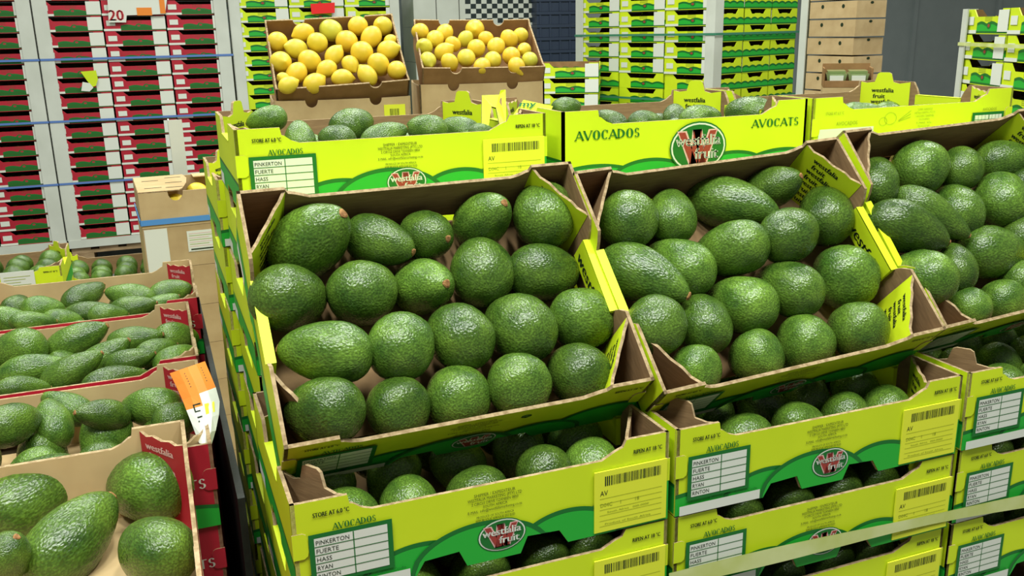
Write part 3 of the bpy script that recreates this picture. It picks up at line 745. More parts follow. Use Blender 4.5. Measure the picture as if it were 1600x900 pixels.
# ------------------------------------------------------------------ pallets
def pallet(x0, y0, w, d, zt, rz=0.0, h=.122, label=None, white=False):
    root = link('wooden_pallet', None); root.location = (x0, y0, zt - h); root.rotation_euler = (0, 0, rz)
    n = 7; bw = w / n * .72
    m = 'white_board' if white else 'wood'
    for k in range(n):
        x = k * (w - bw) / (n - 1)
        mb = MB(); mb.box((x, 0, h - .022), (x + bw, d, h), m); mb.build('deck_board', root)
    for k in range(3):
        y = k * (d - .1) / 2
        mb = MB(); mb.box((0, y, h - .044), (w, y + .1, h - .0222), 'wood'); mb.build('stringer', root)
        for j in range(3):
            x = j * (w - .14) / 2
            mb = MB(); mb.box((x, y, 0), (x + .14, y + .1, h - .0442), 'wood'); mb.build('block', root)
    tag(root, label, 'pallet')
    return root
ZP = -.103 * 10
pallet(-.02, -.005, 1.27, .32, ZP, label='wooden pallet carrying the front avocado carton stacks')
pallet(-.02, .35, 1.32, .66, ZP, label='wooden pallet carrying the rear avocado carton stacks')
pallet(-.50, -.12, .47, 1.24, ZP - .001, h=.121, label='wooden pallet under the red avocado cartons at left')

# ------------------------------------------------------------------ avocado cartons near the camera
GA = 'lime green avocado cartons in the display stacks'
c_front = make_carton('avocado_carton', tabs=(1, 0, 0, 0))
c_full = make_carton('avocado_carton', tabs=(0, 0, 1, 1))
c_flat = make_carton('avocado_carton')
c_tilt = make_carton('avocado_carton', sticker=False, rim_text=True)
c_rev = make_carton('avocado_carton', prints='reverse', sticker=False, tabs=(1, 0, 0, 0))
c_sk = make_carton('avocado_carton', prints='sketch', sticker=False, tabs=(0, 0, 0, 1))
PLAIN = plain_mesh('avocado_carton', 'lime_card', 'kraft')
COLX = [0.0, .41, .821]
NAMES = ['left', 'middle', 'right']
def shake(o, x, y, z, rz=0.0, j=.0012):
    o.location = (x + random.uniform(-j, j), y + random.uniform(-j, j), z); o.rotation_euler = (0, 0, rz + random.uniform(-.004, .004))
HID = {}
def hide(where, me, x, y, z, sz, rz=0.0, color='lime green'):
    HID.setdefault((where, color), []).append((me, Matrix.Translation((x, y, z)) @ Matrix.Rotation(rz, 4, 'Z') @ Matrix.Diagonal((1, 1, sz, 1))))
def build_hidden():
    # the cartons low in the stacks that the photograph does not show, one object per stack
    for (where, color), lst in HID.items():
        mb = MB()
        for me, Mx in lst:
            vs = [tuple(Mx @ v.co) for v in me.vertices]
            n = len(mb.v); mb.v += vs
            for p in me.polygons:
                mb.f.append(tuple(n + i for i in p.vertices)); mb.m.append(mb.mi(me.materials[p.material_index].name))
        o = mb.build('carton_stack', weld=False)
        tag(o, '%s cartons stacked low in %s' % (color, where), 'cartons', kind='stuff')
def fill(x0, y0, z0, rows, where, group, seed, zc=.047, hi=0.0):
    """loose layer of avocados on a carton's floor"""
    rnd = random.Random(seed)
    for j, y in enumerate(rows):
        for i in range(5):
            b = rnd.uniform(.0295, .033)
            x = x0 + .050 + i * .075 + rnd.uniform(-.002, .002)
            if j == 0 and i in (0, 4): x += .012 if i == 0 else -.012
            th = rnd.uniform(0, 2 * math.pi); el = rnd.uniform(.5, 1.2) * rnd.choice((-1, 1))
            ax = Vector((math.cos(th) * math.cos(el), math.sin(th) * math.cos(el), math.sin(el)))
            q = ax.to_track_quat('Z', 'Y')
            k = rnd.choice(('round', 'pear', 'round')); r = 1.12 if k == 'round' else 1.22
            fruit(k, (x, y0 + y, z0 + zc + rnd.uniform(-.002, .005) + hi), q, b, r, '%s, %s in %s row, %s' % (SHAPE[k], ordinal(i, 5), ['front', 'second', 'third', 'back'][j], where), group, stem=False)
for ci, x in enumerate(COLX):
    for k in range(10):
        z = -.103 * (k + 1)
        lab = 'lime green avocado carton, %s from the top of the %s front stack' % (ORD[k] if k else 'topmost', NAMES[ci])
        if k == 0: lab = 'lime green avocado carton topmost in the %s front stack, under a tilted tray' % NAMES[ci]
        if k < 4 or (ci == 0 and k < 7):
            o = use(c_front if k == 0 else c_flat)
        else:
            hide('the %s front stack' % NAMES[ci], PLAIN, x, 0, z, .985); continue
        o.scale = (1, 1, 1 if k == 0 else .985)
        shake(o, x, 0, z); tag(o, lab, 'carton', GA)
        if k < 3:
            fill(x, 0, z, (.062, .135) if k else (.055, .128, .20), '%s carton, %s front stack' % ('topmost' if k == 0 else ORD[k], NAMES[ci]), 'avocados inside the stacked front cartons', 40 + ci * 7 + k, hi=(-.004 if k == 0 else 0))
BX = [.012, .437, .846]
BZ = .309
for ci, x in enumerate(BX):
    for k in range(13):
        z = BZ - .103 * (k + 1)
        lab = 'lime green carton, %s in the %s rear stack' % ('topmost' if k == 0 else ORD[k] + ' from the top', NAMES[ci])
        if k == 0: lab += (', with variety table and sticker', ', reading AVOCADOS and AVOCATS', ', with sketched avocado')[ci]
        if k == 0: o = use((c_full, c_rev, c_sk)[ci])
        elif ci == 0 and k < 9: o = use(c_flat)
        else: hide('the %s rear stack' % NAMES[ci], PLAIN, x, .355, z, .985); continue
        o.scale = (1, 1, 1 if k == 0 else .985)
        shake(o, x, .355, z)
        if k == 0 and ci == 1: o.location.x += W; o.location.y += D; o.rotation_euler = (0, 0, math.pi)
        tag(o, lab, 'carton', GA)
for k in range(12):
    if k >= 7: hide('the stack behind the left rear stack', PLAIN, .004, .668, BZ - .103 * (k + 2), .985); continue
    o = use(c_full if k == 0 else c_flat)
    o.scale = (1, 1, 1 if k == 0 else .985)
    shake(o, .004, .668, BZ - .103 * (k + 2))
    tag(o, 'lime green avocado carton, %s, stack behind the left rear stack' % ('topmost' if k == 0 else ORD[k] + ' from the top'), 'carton', GA)
for nm, ci, ws in (('back_left', 0, 'left'), ('back_middle', 1, 'middle'), ('back_right', 2, 'right')):
    fruit_row([(a[0], a[1], a[2] - .004, a[3]) + a[4:] for a in FRUIT[nm]], 'in top layer, %s rear carton' % ws, 'avocados in the rear cartons', lambda t: t[1])
    fill(BX[ci], .355, BZ - .103, (.075, .15, .225), 'lower layer, %s rear carton' % ws, 'avocados in the rear cartons', 90 + ci, zc=.034)

# the three tilted trays
def tilted(ci, rows, nm):
    Mt = tray_matrix(TRAYS[ci])
    o = use(c_tilt) if ci == 0 else copy_tree(c_tilt)
    o.matrix_world = Mt @ Matrix.Translation((0, 0, -H))
    tag(o, 'lime green avocado carton tilted towards the viewer on the %s front stack' % NAMES[ci], 'carton', 'tilted avocado trays')
    inv = Mt.inverted()
    items = FRUIT[nm]; p = 0
    for ri, n in enumerate(rows):
        fruit_row(items[p:p + n], 'in %s row, %s tilted tray' % (['top', 'second', 'third', 'bottom'][ri], NAMES[ci]), 'avocados in the tilted trays', lambda t: (inv @ Vector(t[1:4])).x)
        p += n
tilted(0, (5, 5, 5, 5), 'tray_left')
mb = MB()
tf = [(.036, .033, H - .003), (.056, .011, H - .005), (.040, .007, H - .030), (.020, .028, H - .028)]
mb.face(tf, 'kraft_light'); mb.face([(a - .001, b - .001, c - .003) for a, b, c in tf][::-1], 'kraft_light')
for k in range(4):
    j = (k + 1) % 4; lo = [(a - .001, b - .001, c - .003) for a, b, c in (tf[k], tf[j])]
    mb.face([tf[k], lo[0], lo[1], tf[j]], 'kraft_edge')
mb.build('torn_flap', c_tilt, weld=False)
tilted(1, (5, 4, 5, 4), 'tray_middle'); tilted(2, (5, 5, 4, 3), 'tray_right')

# clear strap across the front stacks
mb = MB(); n = 16
for k in range(n):
    a, b = k / n, (k + 1) / n
    P = lambda t: (.40 + t * .86, -.0065 - .0015 * math.sin(t * 9), -.176 - .032 * t + .004 * math.sin(t * 5))
    p, q = P(a), P(b); h0 = .0085 + .002 * math.sin(a * 11); h1 = .0085 + .002 * math.sin(b * 11)
    for s in (0, .0012):
        mb.face([(p[0], p[1] - s, p[2] - h0), (q[0], q[1] - s, q[2] - h1), (q[0], q[1] - s, q[2] + h1), (p[0], p[1] - s, p[2] + h0)], 'pale_strap')
tag(mb.build('strap', weld=False), 'pale yellowish plastic strap slanting across the middle and right front cartons', 'strap')

# ------------------------------------------------------------------ red cartons at left
GR = 'red avocado cartons at lower left'
r_full = make_carton('avocado_carton', 'red_card', 'kraft_light', 'red', (0, 0, 0, 0), False, False, False, post=(.046, .052))
RPLAIN = plain_mesh('avocado_carton', 'red_card', 'kraft_light')
RW = {'red_first': ('nearest', -.482, -.085, .014), 'red_second': ('second', -.457, .222, -.022), 'red_third': ('third', -.452, .526, -.020), 'red_fourth': ('farthest', -.434, .830, -.016)}
for nm, (nw, x, y, zr) in RW.items():
    h = (zr - ZP) / 10 / H
    for k in range(10):
        full_ = k < (3 if nm == 'red_second' else 2)
        if not full_: hide('the %s red stack at lower left' % nw, RPLAIN, x, y, zr - (k + 1) * h * H, h * .985, color='red'); continue
        o = use(r_full)
        sy = 1.3 if nm == 'red_first' else 1
        o.scale = (1, sy, h * (1 if k == 0 else .985))
        shake(o, x, y - .3 * (sy - 1), zr - (k + 1) * h * H)
        tag(o, 'red avocado carton, %s of the %s red stack at lower left' % ('open top one' if k == 0 else ORD[k] + ' from the top', nw), 'carton', GR)
    if nm != 'red_first': fill(x, y, zr - .103, (.06, .14, .22), 'lower layer, %s red stack' % nw, 'avocados in the red cartons', 500 + len(nw), zc=.032)
    fruit_row(FRUIT[nm], 'in open top carton, %s red stack' % nw, 'avocados in the red cartons', lambda t: t[1])
# black board standing in the gap
mb = MB(); mb.box((-.036, .20, FLOOR), (-.028, 1.13, -.085), 'black_plastic')
tag(mb.build('divider_board', weld=False), 'black plastic divider board standing in the gap beside the red cartons', 'board')
# ------------------------------------------------------------------ pixel of the photograph -> point on the vertical plane y = Y
FPX = 1600 * 32.358 / 36
def at(u, v, Y):
    d = rot @ Vector(((u - 800) / FPX, (450 - v) / FPX, -1))
    return VIEW + d * ((Y - VIEW.y) / d.y)

# torn paper label over the corner of the red cartons
mb = MB()
edge = [((266, 590), (321, 571), .44), ((276, 610), (329, 590), .41), ((286, 632), (338, 612), .375), ((292, 648), (344, 634), .345), ((300, 668), (343, 655), .31), ((308, 690), (338, 680), .275), ((312, 700), (331, 704), .25)]
grid = [[at(a[0] + (b[0] - a[0]) * t, a[1] + (b[1] - a[1]) * t, y - .02 * math.sin(3.0 * t)) + Vector((0, 0, .006)) for t in (0, .25, .5, .75, 1)] for a, b, y in edge]
for i in range(len(grid) - 1):
    for j in range(4):
        m = 'orange_paper' if (i < 2 or (i == 2 and j < 2)) else 'white_paper'
        mb.face([grid[i][j], grid[i][j+1], grid[i+1][j+1], grid[i+1][j]], m)
lb = tag(mb.build('paper_label', weld=True), 'crumpled orange and white paper label hanging over the red carton corner', 'label')
def on_sheet(i, t, off=.0012):
    k = min(int(t * 4), 3); f = t * 4 - k; n = min(int(i), len(grid) - 2); g = i - n
    a = grid[n][k].lerp(grid[n][k+1], f); b = grid[n+1][k].lerp(grid[n+1][k+1], f); p = a.lerp(b, g)
    return p + (VIEW - p).normalized() * off
mb = MB()
for k in range(6): mb.face([on_sheet(.35 + k*.2, .35), on_sheet(.35 + k*.2, .85), on_sheet(.41 + k*.2, .85), on_sheet(.41 + k*.2, .35)], 'black_ink')
mb.face([on_sheet(2.9, .55), on_sheet(2.9, .85), on_sheet(3.7, .85), on_sheet(3.7, .55)], 'sticker')
for a, b, c, d in ((2.7, .22, 2.8, .45), (2.7, .22, 3.3, .26), (3.25, .22, 3.35, .40), (3.7, .25, 3.8, .42), (4.0, .25, 4.1, .30)):
    mb.face([on_sheet(a, b, .0016), on_sheet(a, d, .0016), on_sheet(c, d, .0016), on_sheet(c, b, .0016)], 'black_ink')
mb.build('print', lb, weld=False)

# ------------------------------------------------------------------ lemon boxes
def kraft_box(name, w, d, h, m='kraft_brown', notches=((.27, .018), (.74, .018)), t=.005, side=True):
    root = link(name, None)
    def rim():
        pr = [(0, 0), (w, 0), (w, h)]
        for s, r in sorted(notches, reverse=True):
            pr += [(s*w + r*math.cos(a), h - .002 - r*1.15*math.sin(a)) for a in [math.pi*k/10 for k in range(11)]]
        return pr + [(0, h)]
    box_mats = (m, m, 'kraft_edge')
    mb = MB(); mb.panel(rim(), lambda s, e, z: (s, -e, z), t, *box_mats); f = mb.build('front_panel', root, weld=False)
    mb = MB(); mb.panel(rim(), lambda s, e, z: (w - s, d + e, z), t, *box_mats); mb.build('back_panel', root, weld=False)
    sp = [(0, 0), (d, 0), (d, h), (.96*d, h), (.9*d, h - .006), (.1*d, h - .006), (.04*d, h), (0, h)]
    mb = MB(); mb.panel(sp, lambda s, e, z: (w + e, s, z), t, *box_mats); mb.build('end_panel', root, weld=False)
    mb = MB(); mb.panel(sp, lambda s, e, z: (-e, d - s, z), t, *box_mats); mb.build('end_panel', root, weld=False)
    mb = MB(); mb.box((t, t, 0), (w - t, d - t, t), m); mb.build('base', root, weld=False)
    register(root)
    return root
lemon_tray = kraft_box('lemon_box', .385, .29, .10)
lemon_base = kraft_box('lemon_box', .395, .30, .113, 'kraft_light')
lemon_lid = MB(); lemon_lid.box((0, 0, 0), (.395, .30, .1105), 'kraft_light')
LIDM = lemon_lid.mesh('lemon_box')
for i, (ws, zr) in enumerate((('left', .232), ('right', .258))):
    q = LEMON_TRAYS[i]; Mt = tray_matrix(q)
    o = lemon_tray if i == 0 else copy_tree(lemon_tray)
    o.matrix_world = Mt @ Matrix.Translation((0, 0, -.10))
    tag(o, 'brown cardboard box heaped with lemons, tilted on the %s lemon stack' % ws, 'box', 'brown boxes of the lemon stacks')
    inv = Mt.inverted()
    its = FRUIT['lemon_left' if i == 0 else 'lemon_right']
    its = [(t, inv @ Vector(t[1:4])) for t in its]; its.sort(key=lambda p: -p[1].y)
    n = len(its); per = 5
    for rr in range(0, n, per):
        grp = [t for t, _ in its[rr:rr + per]]
        if n - rr < 2: grp = [t for t, _ in its[rr:]]
        fruit_row(grp, 'in %s row from top, %s lemon box' % (ORD[rr // per], ws), 'lemons in the tilted boxes', lambda t: (inv @ Vector(t[1:4])).x)
    x0, y0, yaw = (q[0] - .006, q[1] + .022, q[4])
    for k in range(11):
        
        if k > 1: hide('the %s lemon stack' % ws, LIDM, x0, y0, zr - .113 * (k + 1), 1, yaw, 'light brown'); continue
        o = (lemon_base if i == 0 else copy_tree(lemon_base)) if k == 0 else link('lemon_box', LIDM)
        o.location = (x0, y0, zr - .113 * (k + 1)); o.rotation_euler = (0, 0, yaw)
        tag(o, 'brown cardboard box, %s below the tilted one in the %s lemon stack' % (('directly' if k == 0 else ORD[k]), ws), 'box', 'brown boxes of the lemon stacks')
        if k == 0 and i == 0:
            mb = MB(); T = lambda s, e, z: (s, -e, z)
            mb.box((.315, -.0022, .045), (.378, -.0006, .090), 'sticker')
            barcode(mb, lambda s, e, z: (s, -.0022 - e, z), .332, .360, .058, .078, 'black_ink', 1)
            mb.build('sticker', o, weld=False)
    pallet(x0 - .02, y0 - .02 , .44, .34, zr - .113 * 11 - .001, yaw, h=zr - .113*11 - .001 - FLOOR, label='wooden pallet under the %s lemon stack' % ws)

# ------------------------------------------------------------------ plain kraft stack with yellow fruit, left of the avocado stacks
KX, KY, KW, KD = -.132, 1.86, .355, .30
zt = .012
hs_ = [.098, .115, .115, .115, .115, .115, .115, .115, .115, .115]
for k, h in enumerate(hs_):
    root = link('kraft_box', None); root.location = (KX, KY, zt - h); root.rotation_euler = (0, 0, .05)
    tag(root, ('light brown cardboard box with slotted lid and yellow fruit inside' if k == 0 else 'light brown cardboard box, %s below the slotted one beside the green stacks' % ORD[k - 1]), 'box', 'light brown box stack beside the green stacks')
    t = .005; hh = h - .001
    pr = [(0, 0), (KW, 0), (KW, hh)]
    if k == 0: pr += [(.095 + .020 * math.cos(a), hh - .001 - .026 * math.sin(a)) for a in [math.pi*q/8 for q in range(9)]]
    pr += [(0, hh)]
    mb = MB(); mb.panel(pr, lambda s, e, z: (s, -e, z), t, 'kraft_light', 'kraft_light', 'kraft_edge'); mb.build('front_panel', root, weld=False)
    mb = MB(); mb.box((0, t, 0), (t, KD, hh), 'kraft_light'); mb.box((KW - t, t, 0), (KW, KD, hh), 'kraft_light'); mb.box((t, KD - t, 0), (KW - t, KD, hh), 'kraft_light'); mb.box((t, t, 0), (KW - t, KD - t, t), 'kraft_light')
    mb.build('walls', root, weld=False)
    if k == 0:
        mb = MB()
        lid = [(.001, .002), (.105, .002), (.115, .02), (.135, .12), (.145, .22), (.14, .298), (.001, .298)]
        up = [(a, b, hh + .003) for a, b in lid]; lo = [(a, b, hh + .0003) for a, b in lid]
        mb.face(up, 'kraft_light'); mb.face(lo[::-1], 'kraft_light')
        for q in range(len(lid)): mb.face([lo[q], lo[(q+1) % len(lid)], up[(q+1) % len(lid)], up[q]], 'kraft_edge')
        for sx, sy in ((.02, .06), (.02, .20), (.075, .05), (.08, .14), (.085, .24)): mb.box((sx, sy, hh + .0031), (sx + .045, sy + .006, hh + .0036), 'black_ink')
        mb.build('lid', root, weld=False)
        mb = MB(); mb.box((.165, .235, hh + .0003), (.353, .298, hh + .003), 'kraft_light'); mb.build('lid', root, weld=False)
        rnd = random.Random(4)
        for q, (fx, fy) in enumerate(((.095, .042), (.30, .055), (.21, .15), (.245, .09), (.17, .22), (.175, .06))):
            P = root.matrix_basis @ Vector((fx, fy, .054))
            P = Matrix.Translation(root.location) @ Matrix.Rotation(.05, 4, 'Z') @ Vector((fx, fy, .052))
            fruit('lemon', P, Vector((rnd.uniform(-1, 1), rnd.uniform(-1, 1), .2)).to_track_quat('Z', 'Y'), .031, 1.22, 'yellow fruit, %s inside the slotted light brown box' % ordinal(q, 6), 'yellow fruit in the slotted box')
    if k == 1:
        mb = MB(); mb.box((.003, -.002, -.03), (.062, -.0006, .112), 'white_paper'); mb.build('label', root, weld=False)
        mb = MB(); mb.box((.112, -.002, .040), (.197, -.0006, .098), 'white_paper')
        for q in range(7): mb.box((.117, -.0024, .090 - q*.006), (.189 - (q % 3)*.01, -.0021, .0912 - q*.006), 'olive_ink' if q % 2 else 'pale_ink')
        mb.box((.119, -.0024, .044), (.189, -.0021, .048), 'black_ink'); mb.build('label', root, weld=False)
    zt -= h
Mk = Matrix.Translation((KX, KY, 0)) @ Matrix.Rotation(.05, 4, 'Z')
mb = MB(); T = lambda p: tuple(Mk @ Vector(p))
for a, b in (((-.004, -.004, -.077), (KW + .004, -.0025, -.062)), ((-.004, -.004, -.077), (-.002, KD + .004, -.062))): mb.box(a, b, 'bright_blue_tape', T=T)
tag(mb.build('strap', weld=False), 'bright blue tape strap around the light brown box stack', 'strap')
pallet(KX - .02, KY - .01, .40, .34, zt - .0005, .05, h=zt - .0005 - FLOOR, label='wooden pallet under the light brown box stack')
P = at(262, 188, 2.30); Q = at(284, 188, 2.30)
mb = MB(); mb.box((P.x, 2.30, FLOOR), (Q.x, 2.304, P.z), 'white_board'); mb.box((P.x, 2.304, FLOOR), (P.x + .004, 2.36, P.z), 'white_board')
tag(mb.build('corner_board', weld=False), 'white cardboard corner board standing behind the slotted brown box', 'board')

# ------------------------------------------------------------------ green cartons behind the red ones
GL = 'lime green cartons behind the red ones'
def green_stack(x, y, zr, rz, where, n):
    h = (zr - FLOOR - .122) / n
    for k in range(n):
        if k > 1: hide('the stack ' + where, PLAIN, x, y, zr - (k + 1) * h, h / H * .985, rz); continue
        o = copy_tree(c_full, skip=('sticker',)) if k == 0 else link('avocado_carton', PLAIN)
        o.location = (x, y, zr - (k + 1) * h); o.rotation_euler = (0, 0, rz); o.scale = (1, 1, h / H * (1 if k == 0 else .985))
        tag(o, 'lime green carton, %s of the stack %s' % ('open top one' if k == 0 else ORD[k] + ' from top', where), 'carton', GL)
        if k == 0: first = o
    pallet(x - (.3 if rz else 0), y, .4 if not rz else .3, .3 if not rz else .4, FLOOR + .1215, label='wooden pallet under the green stack %s' % where, h=.1215)
    return first
g1 = green_stack(-.745, 1.87, -.165, 0, 'at far left behind the red cartons', 9)
mb = MB(); mb.box((.255, -.004, .03), (.335, -.0026, .098), 'white_paper')
for q in range(6): mb.box((.262, -.0044, .082 - q*.008), (.325 - (q % 3)*.012, -.0041, .0835 - q*.008), 'olive_ink')
mb.build('label', g1, weld=False)
g2 = green_stack(-.405, 2.20, -.270, 0, 'beside the slotted brown box', 8)
fill(-.745, 1.87, -.165 - .103, (.07, .15, .225), 'far left green carton', 'avocados in the far green cartons', 301, zc=.062)
fill(-.405, 2.20, -.270 - .103, (.07, .15, .225), 'green carton beside the slotted box', 'avocados in the far green cartons', 302, zc=.060)

# ------------------------------------------------------------------ far pallets of printed cartons
BW, BD, BH = .395, .295, .10
def far_carton(color, name):
    mb = MB(); w, d, h, t = BW, BD, BH - .0006, .004
    fr = [(0, 0), (w, 0), (w, h), (.84*w, h), (.78*w, h - .030), (.25*w, h - .030), (.20*w, h - .012), (.17*w, h), (0, h)]
    en = [(0, 0), (d, 0), (d, h), (.80*d, h), (.72*d, h - .030), (.60*d, h - .030), (.60*d, h - .026), (.40*d, h - .026), (.40*d, h - .030), (.28*d, h - .030), (.20*d, h), (0, h)]
    F = lambda s, e, z: (s, -e, z); Rr = lambda s, e, z: (w + e, s, z); Ll = lambda s, e, z: (-e, d - s, z); B = lambda s, e, z: (w - s, d + e, z)
    for T, pr, L in ((F, fr, w), (B, [(0, 0), (w, 0), (w, h), (0, h)], w), (Rr, en, d), (Ll, en, d)):
        mb.panel(pr, T, t, color, 'black_ink' if 0 else 'kraft_brown', color)
        # printed hills along the foot
        n = 24; a0, a1 = (.27*L, L) if L == w else (0, L)
        for k in range(n):
            s0, s1 = a0 + (a1 - a0) * k / n, a0 + (a1 - a0) * (k + 1) / n
            f = lambda s: (.033 if color == 'red_card' else .041) + .010 * abs(math.sin(s / L * math.pi * 4))
            mb.face([T(s0, .0006, .004), T(s1, .0006, .004), T(s1, .0006, f(s1)), T(s0, .0006, f(s0))], 'deep_green')
            g = lambda s: f(s) - .012
            mb.face([T(s0, .0011, .012), T(s1, .0011, .012), T(s1, .0011, g(s1)), T(s0, .0011, g(s0))], 'mid_green' if color != 'red_card' else 'muted_green')
    ell(mb, lambda s, e, z: F(s, e + .0012, z), .56*w, .034, .020, .014, 'deep_green', 2, 14)
    ell(mb, lambda s, e, z: F(s, e + .0014, z), .56*w, .034, .010, .007, 'logo_red', 3, 12)
    for k in range(3): rect(mb, F, .45*w, .62*w, h - .034 - k*.007, h - .031 - k*.007, 'olive_ink' if color != 'red_card' else 'logo_red', 3)
    mb.box((t, t, 0), (w - t, d - t, t), 'kraft')
    root = link(name, mb.mesh(name))
    m2 = MB(); nx, ny = 22, 14        # the fruit inside, too far off to count
    hz = lambda i, j: .040 + .030 * abs(math.sin(i / nx * math.pi * 5 + (j // 5) * .9)) ** .6 * abs(math.sin(j / ny * math.pi * 3)) ** .6
    for i in range(nx):
        for j in range(ny):
            P = lambda a, b: (.006 + (w - .012) * a / nx, .006 + (d - .012) * b / ny, hz(a, b))
            m2.face([P(i, j), P(i + 1, j), P(i + 1, j + 1), P(i, j + 1)], 'avocado_skin')
    fl = m2.build('avocados', root, smooth=True); fl['kind'] = 'stuff'
    for nm, a, b, z0, z1 in (('label', .77*w, .995*w, .010, .094), ('label', .05*w, .19*w, .036, .070), ('strip_label', .0, .27*w, .002, .016)):
        m2 = MB(); m2.box((a, -.0030, z0), (b, -.0016, z1), 'white_paper'); m2.build(nm, root, weld=False)
    register(root)
    return root
far_red = far_carton('red_card', 'avocado_carton')
far_lime = far_carton('lime_card', 'avocado_carton')
def far_block(proto, origin, rz, cols, deep, rows, z0, desc, group, vis_from=0, right_end=False, pitch=BH, pal=True, colw=.4, straps=(), strap_mat='blue_strap', board=.07, desc2='', vis_cols=None):
    Mb = Matrix.Translation((origin[0], origin[1], 0)) @ Matrix.Rotation(rz, 4, 'Z')
    rnd = random.Random(len(desc)); wtot = cols * colw; dtot = deep * .3
    for dpt in range(deep):
        for c in range(cols):
            if dpt and not (right_end and c == cols - 1): continue
            for r in range(rows):
                p = Mb @ Vector((c * colw + rnd.uniform(-.002, .002), dpt * .3 + rnd.uniform(-.004, .004), z0 + r * pitch))
                low = r < vis_from or (vis_cols and c not in vis_cols)
                if low: hide(desc2, proto.data, p.x, p.y, p.z, 1, rz, 'red' if proto is far_red else 'lime green'); continue
                o = use(proto)
                o.location = p; o.rotation_euler = (0, 0, rz)
                cn = ('column %s' % ORD[c] if cols > 1 else 'its only column') if not dpt else '%s column back along its right side' % ORD[dpt]
                cn = ('%s column' % ORD[c] if cols > 1 else 'only column') if not dpt else '%s column along the right side' % ORD[dpt]
                tag(o, '%s, %s layer up, %s, %s' % (desc, ORD[r], cn, desc2), 'carton', group)
    zt = z0 + rows * pitch
    for x, sx in ((-.012, 1), (wtot + .005, -1)):
        if not board: break
        mb = MB(); T = lambda p: tuple(Mb @ Vector(p))
        mb.box((min(x, x + sx*board), -.014, z0 - .03), (max(x, x + sx*board), -.008, zt), 'white_board', T=T)
        mb.box((x - .004, -.008, z0 - .03), (x, board, zt), 'white_board', T=T)
        tag(mb.build('corner_board', weld=False), 'white cardboard corner board at %s edge of the %s' % ('left' if sx > 0 else 'right', desc2), 'board')
    for i, zs in enumerate(straps):
        mb = MB(); T = lambda p: tuple(Mb @ Vector(p)); e = .0175
        mb.box((-e, -e - .001, zs - .007), (wtot + e, -e, zs + .007), strap_mat, T=T)
        mb.box((-e - .001, -e, zs - .007), (-e, dtot + .01, zs + .007), strap_mat, T=T); mb.box((wtot + e, -e, zs - .007), (wtot + e + .001, dtot + .01, zs + .007), strap_mat, T=T)
        tag(mb.build('strap', weld=False), '%s plastic strap, %s from the bottom around the %s' % ('blue' if strap_mat == 'blue_strap' else 'dark green', ORD[i], desc2), 'strap', 'pallet straps')
    if pal:
        mb = MB(); T = lambda p: tuple(Mb @ Vector(p))
        mb.box((-.02, -.02, z0 - .055), (wtot + .02, dtot + .02, z0 - .001), 'white_board', T=T)
        tag(mb.build('pallet_cap', weld=False), 'white cardboard tray sheet under the %s' % desc2, 'sheet')
        o = pallet(0, 0, wtot, dtot + .02, z0 - .056, rz, h=z0 - .056 - FLOOR, label='wooden pallet under the %s' % desc2)
        o.location = (Mb @ Vector((0, 0, 0))).to_tuple()[:2] + (FLOOR,)
YR = 6.2
ZR = at(220, 366, YR).z
GF = 'cartons on the far pallets'
sz = [at(90, v, YR).z for v in (288, 190, 93)]
x3 = at(97, 150, YR).x - .085
far_block(far_red, (x3, YR), 0, 3, 1, 17, ZR, 'red carton', GF, straps=sz, desc2='second red pallet from left', board=.085)
far_block(far_red, (x3 - 1.23, YR), 0, 3, 1, 17, ZR, 'red carton', GF, straps=sz, desc2='leftmost red pallet', vis_cols=(2,), board=.085)
xg = x3 + 1.235
far_block(far_lime, (xg, YR), 0, 3, 1, 17, ZR + .04, 'lime green carton', GF, vis_from=10, desc2='far green pallet behind the lemons')
# green pallet seen over the middle rear carton, turned towards us
def turned(u, v, t, dev):
    d = rot @ Vector(((u - 800) / FPX, (450 - v) / FPX, -1)); P = VIEW + d * t
    al = math.atan2(d.x, d.y) + math.pi / 2 + R(dev)
    return P, Vector((math.sin(al), math.cos(al), 0))
P, dr = turned(1116, 100, 5.75, 37)
o0 = P - dr * 1.2
far_block(far_lime, (o0.x, o0.y), math.atan2(dr.y, dr.x), 3, 3, 18, FLOOR + .165, 'lime green carton', GF, vis_from=11, right_end=True, straps=[at(1000, 56, 5).z * 0 + P.z + .18, P.z - .235], strap_mat='teal_strap', desc2='tall corner-on green pallet', board=.07)
P, dr = turned(1512, 14, 3.95, 68)
n = int((P.z - FLOOR - .12) / .103); zz = P.z - n * .103
far_block(far_lime, (P.x, P.y), math.atan2(dr.y, dr.x), 2, 1, n, zz, 'lime green carton', GF, vis_from=8, pitch=.103, pal=True, straps=[P.z - .145], strap_mat='pale_strap', desc2='green pallet at right edge', board=.05)
# short green column between lemons and the tall green pallet
P = at(842, 99, 5.0)
n = int((P.z - FLOOR - .12) / .1)
far_block(far_lime, (P.x, P.y), -.5, 1, 1, n, P.z - n * .1, 'lime green carton', GF, vis_from=7, desc2='short green stack behind the lemons', board=0)

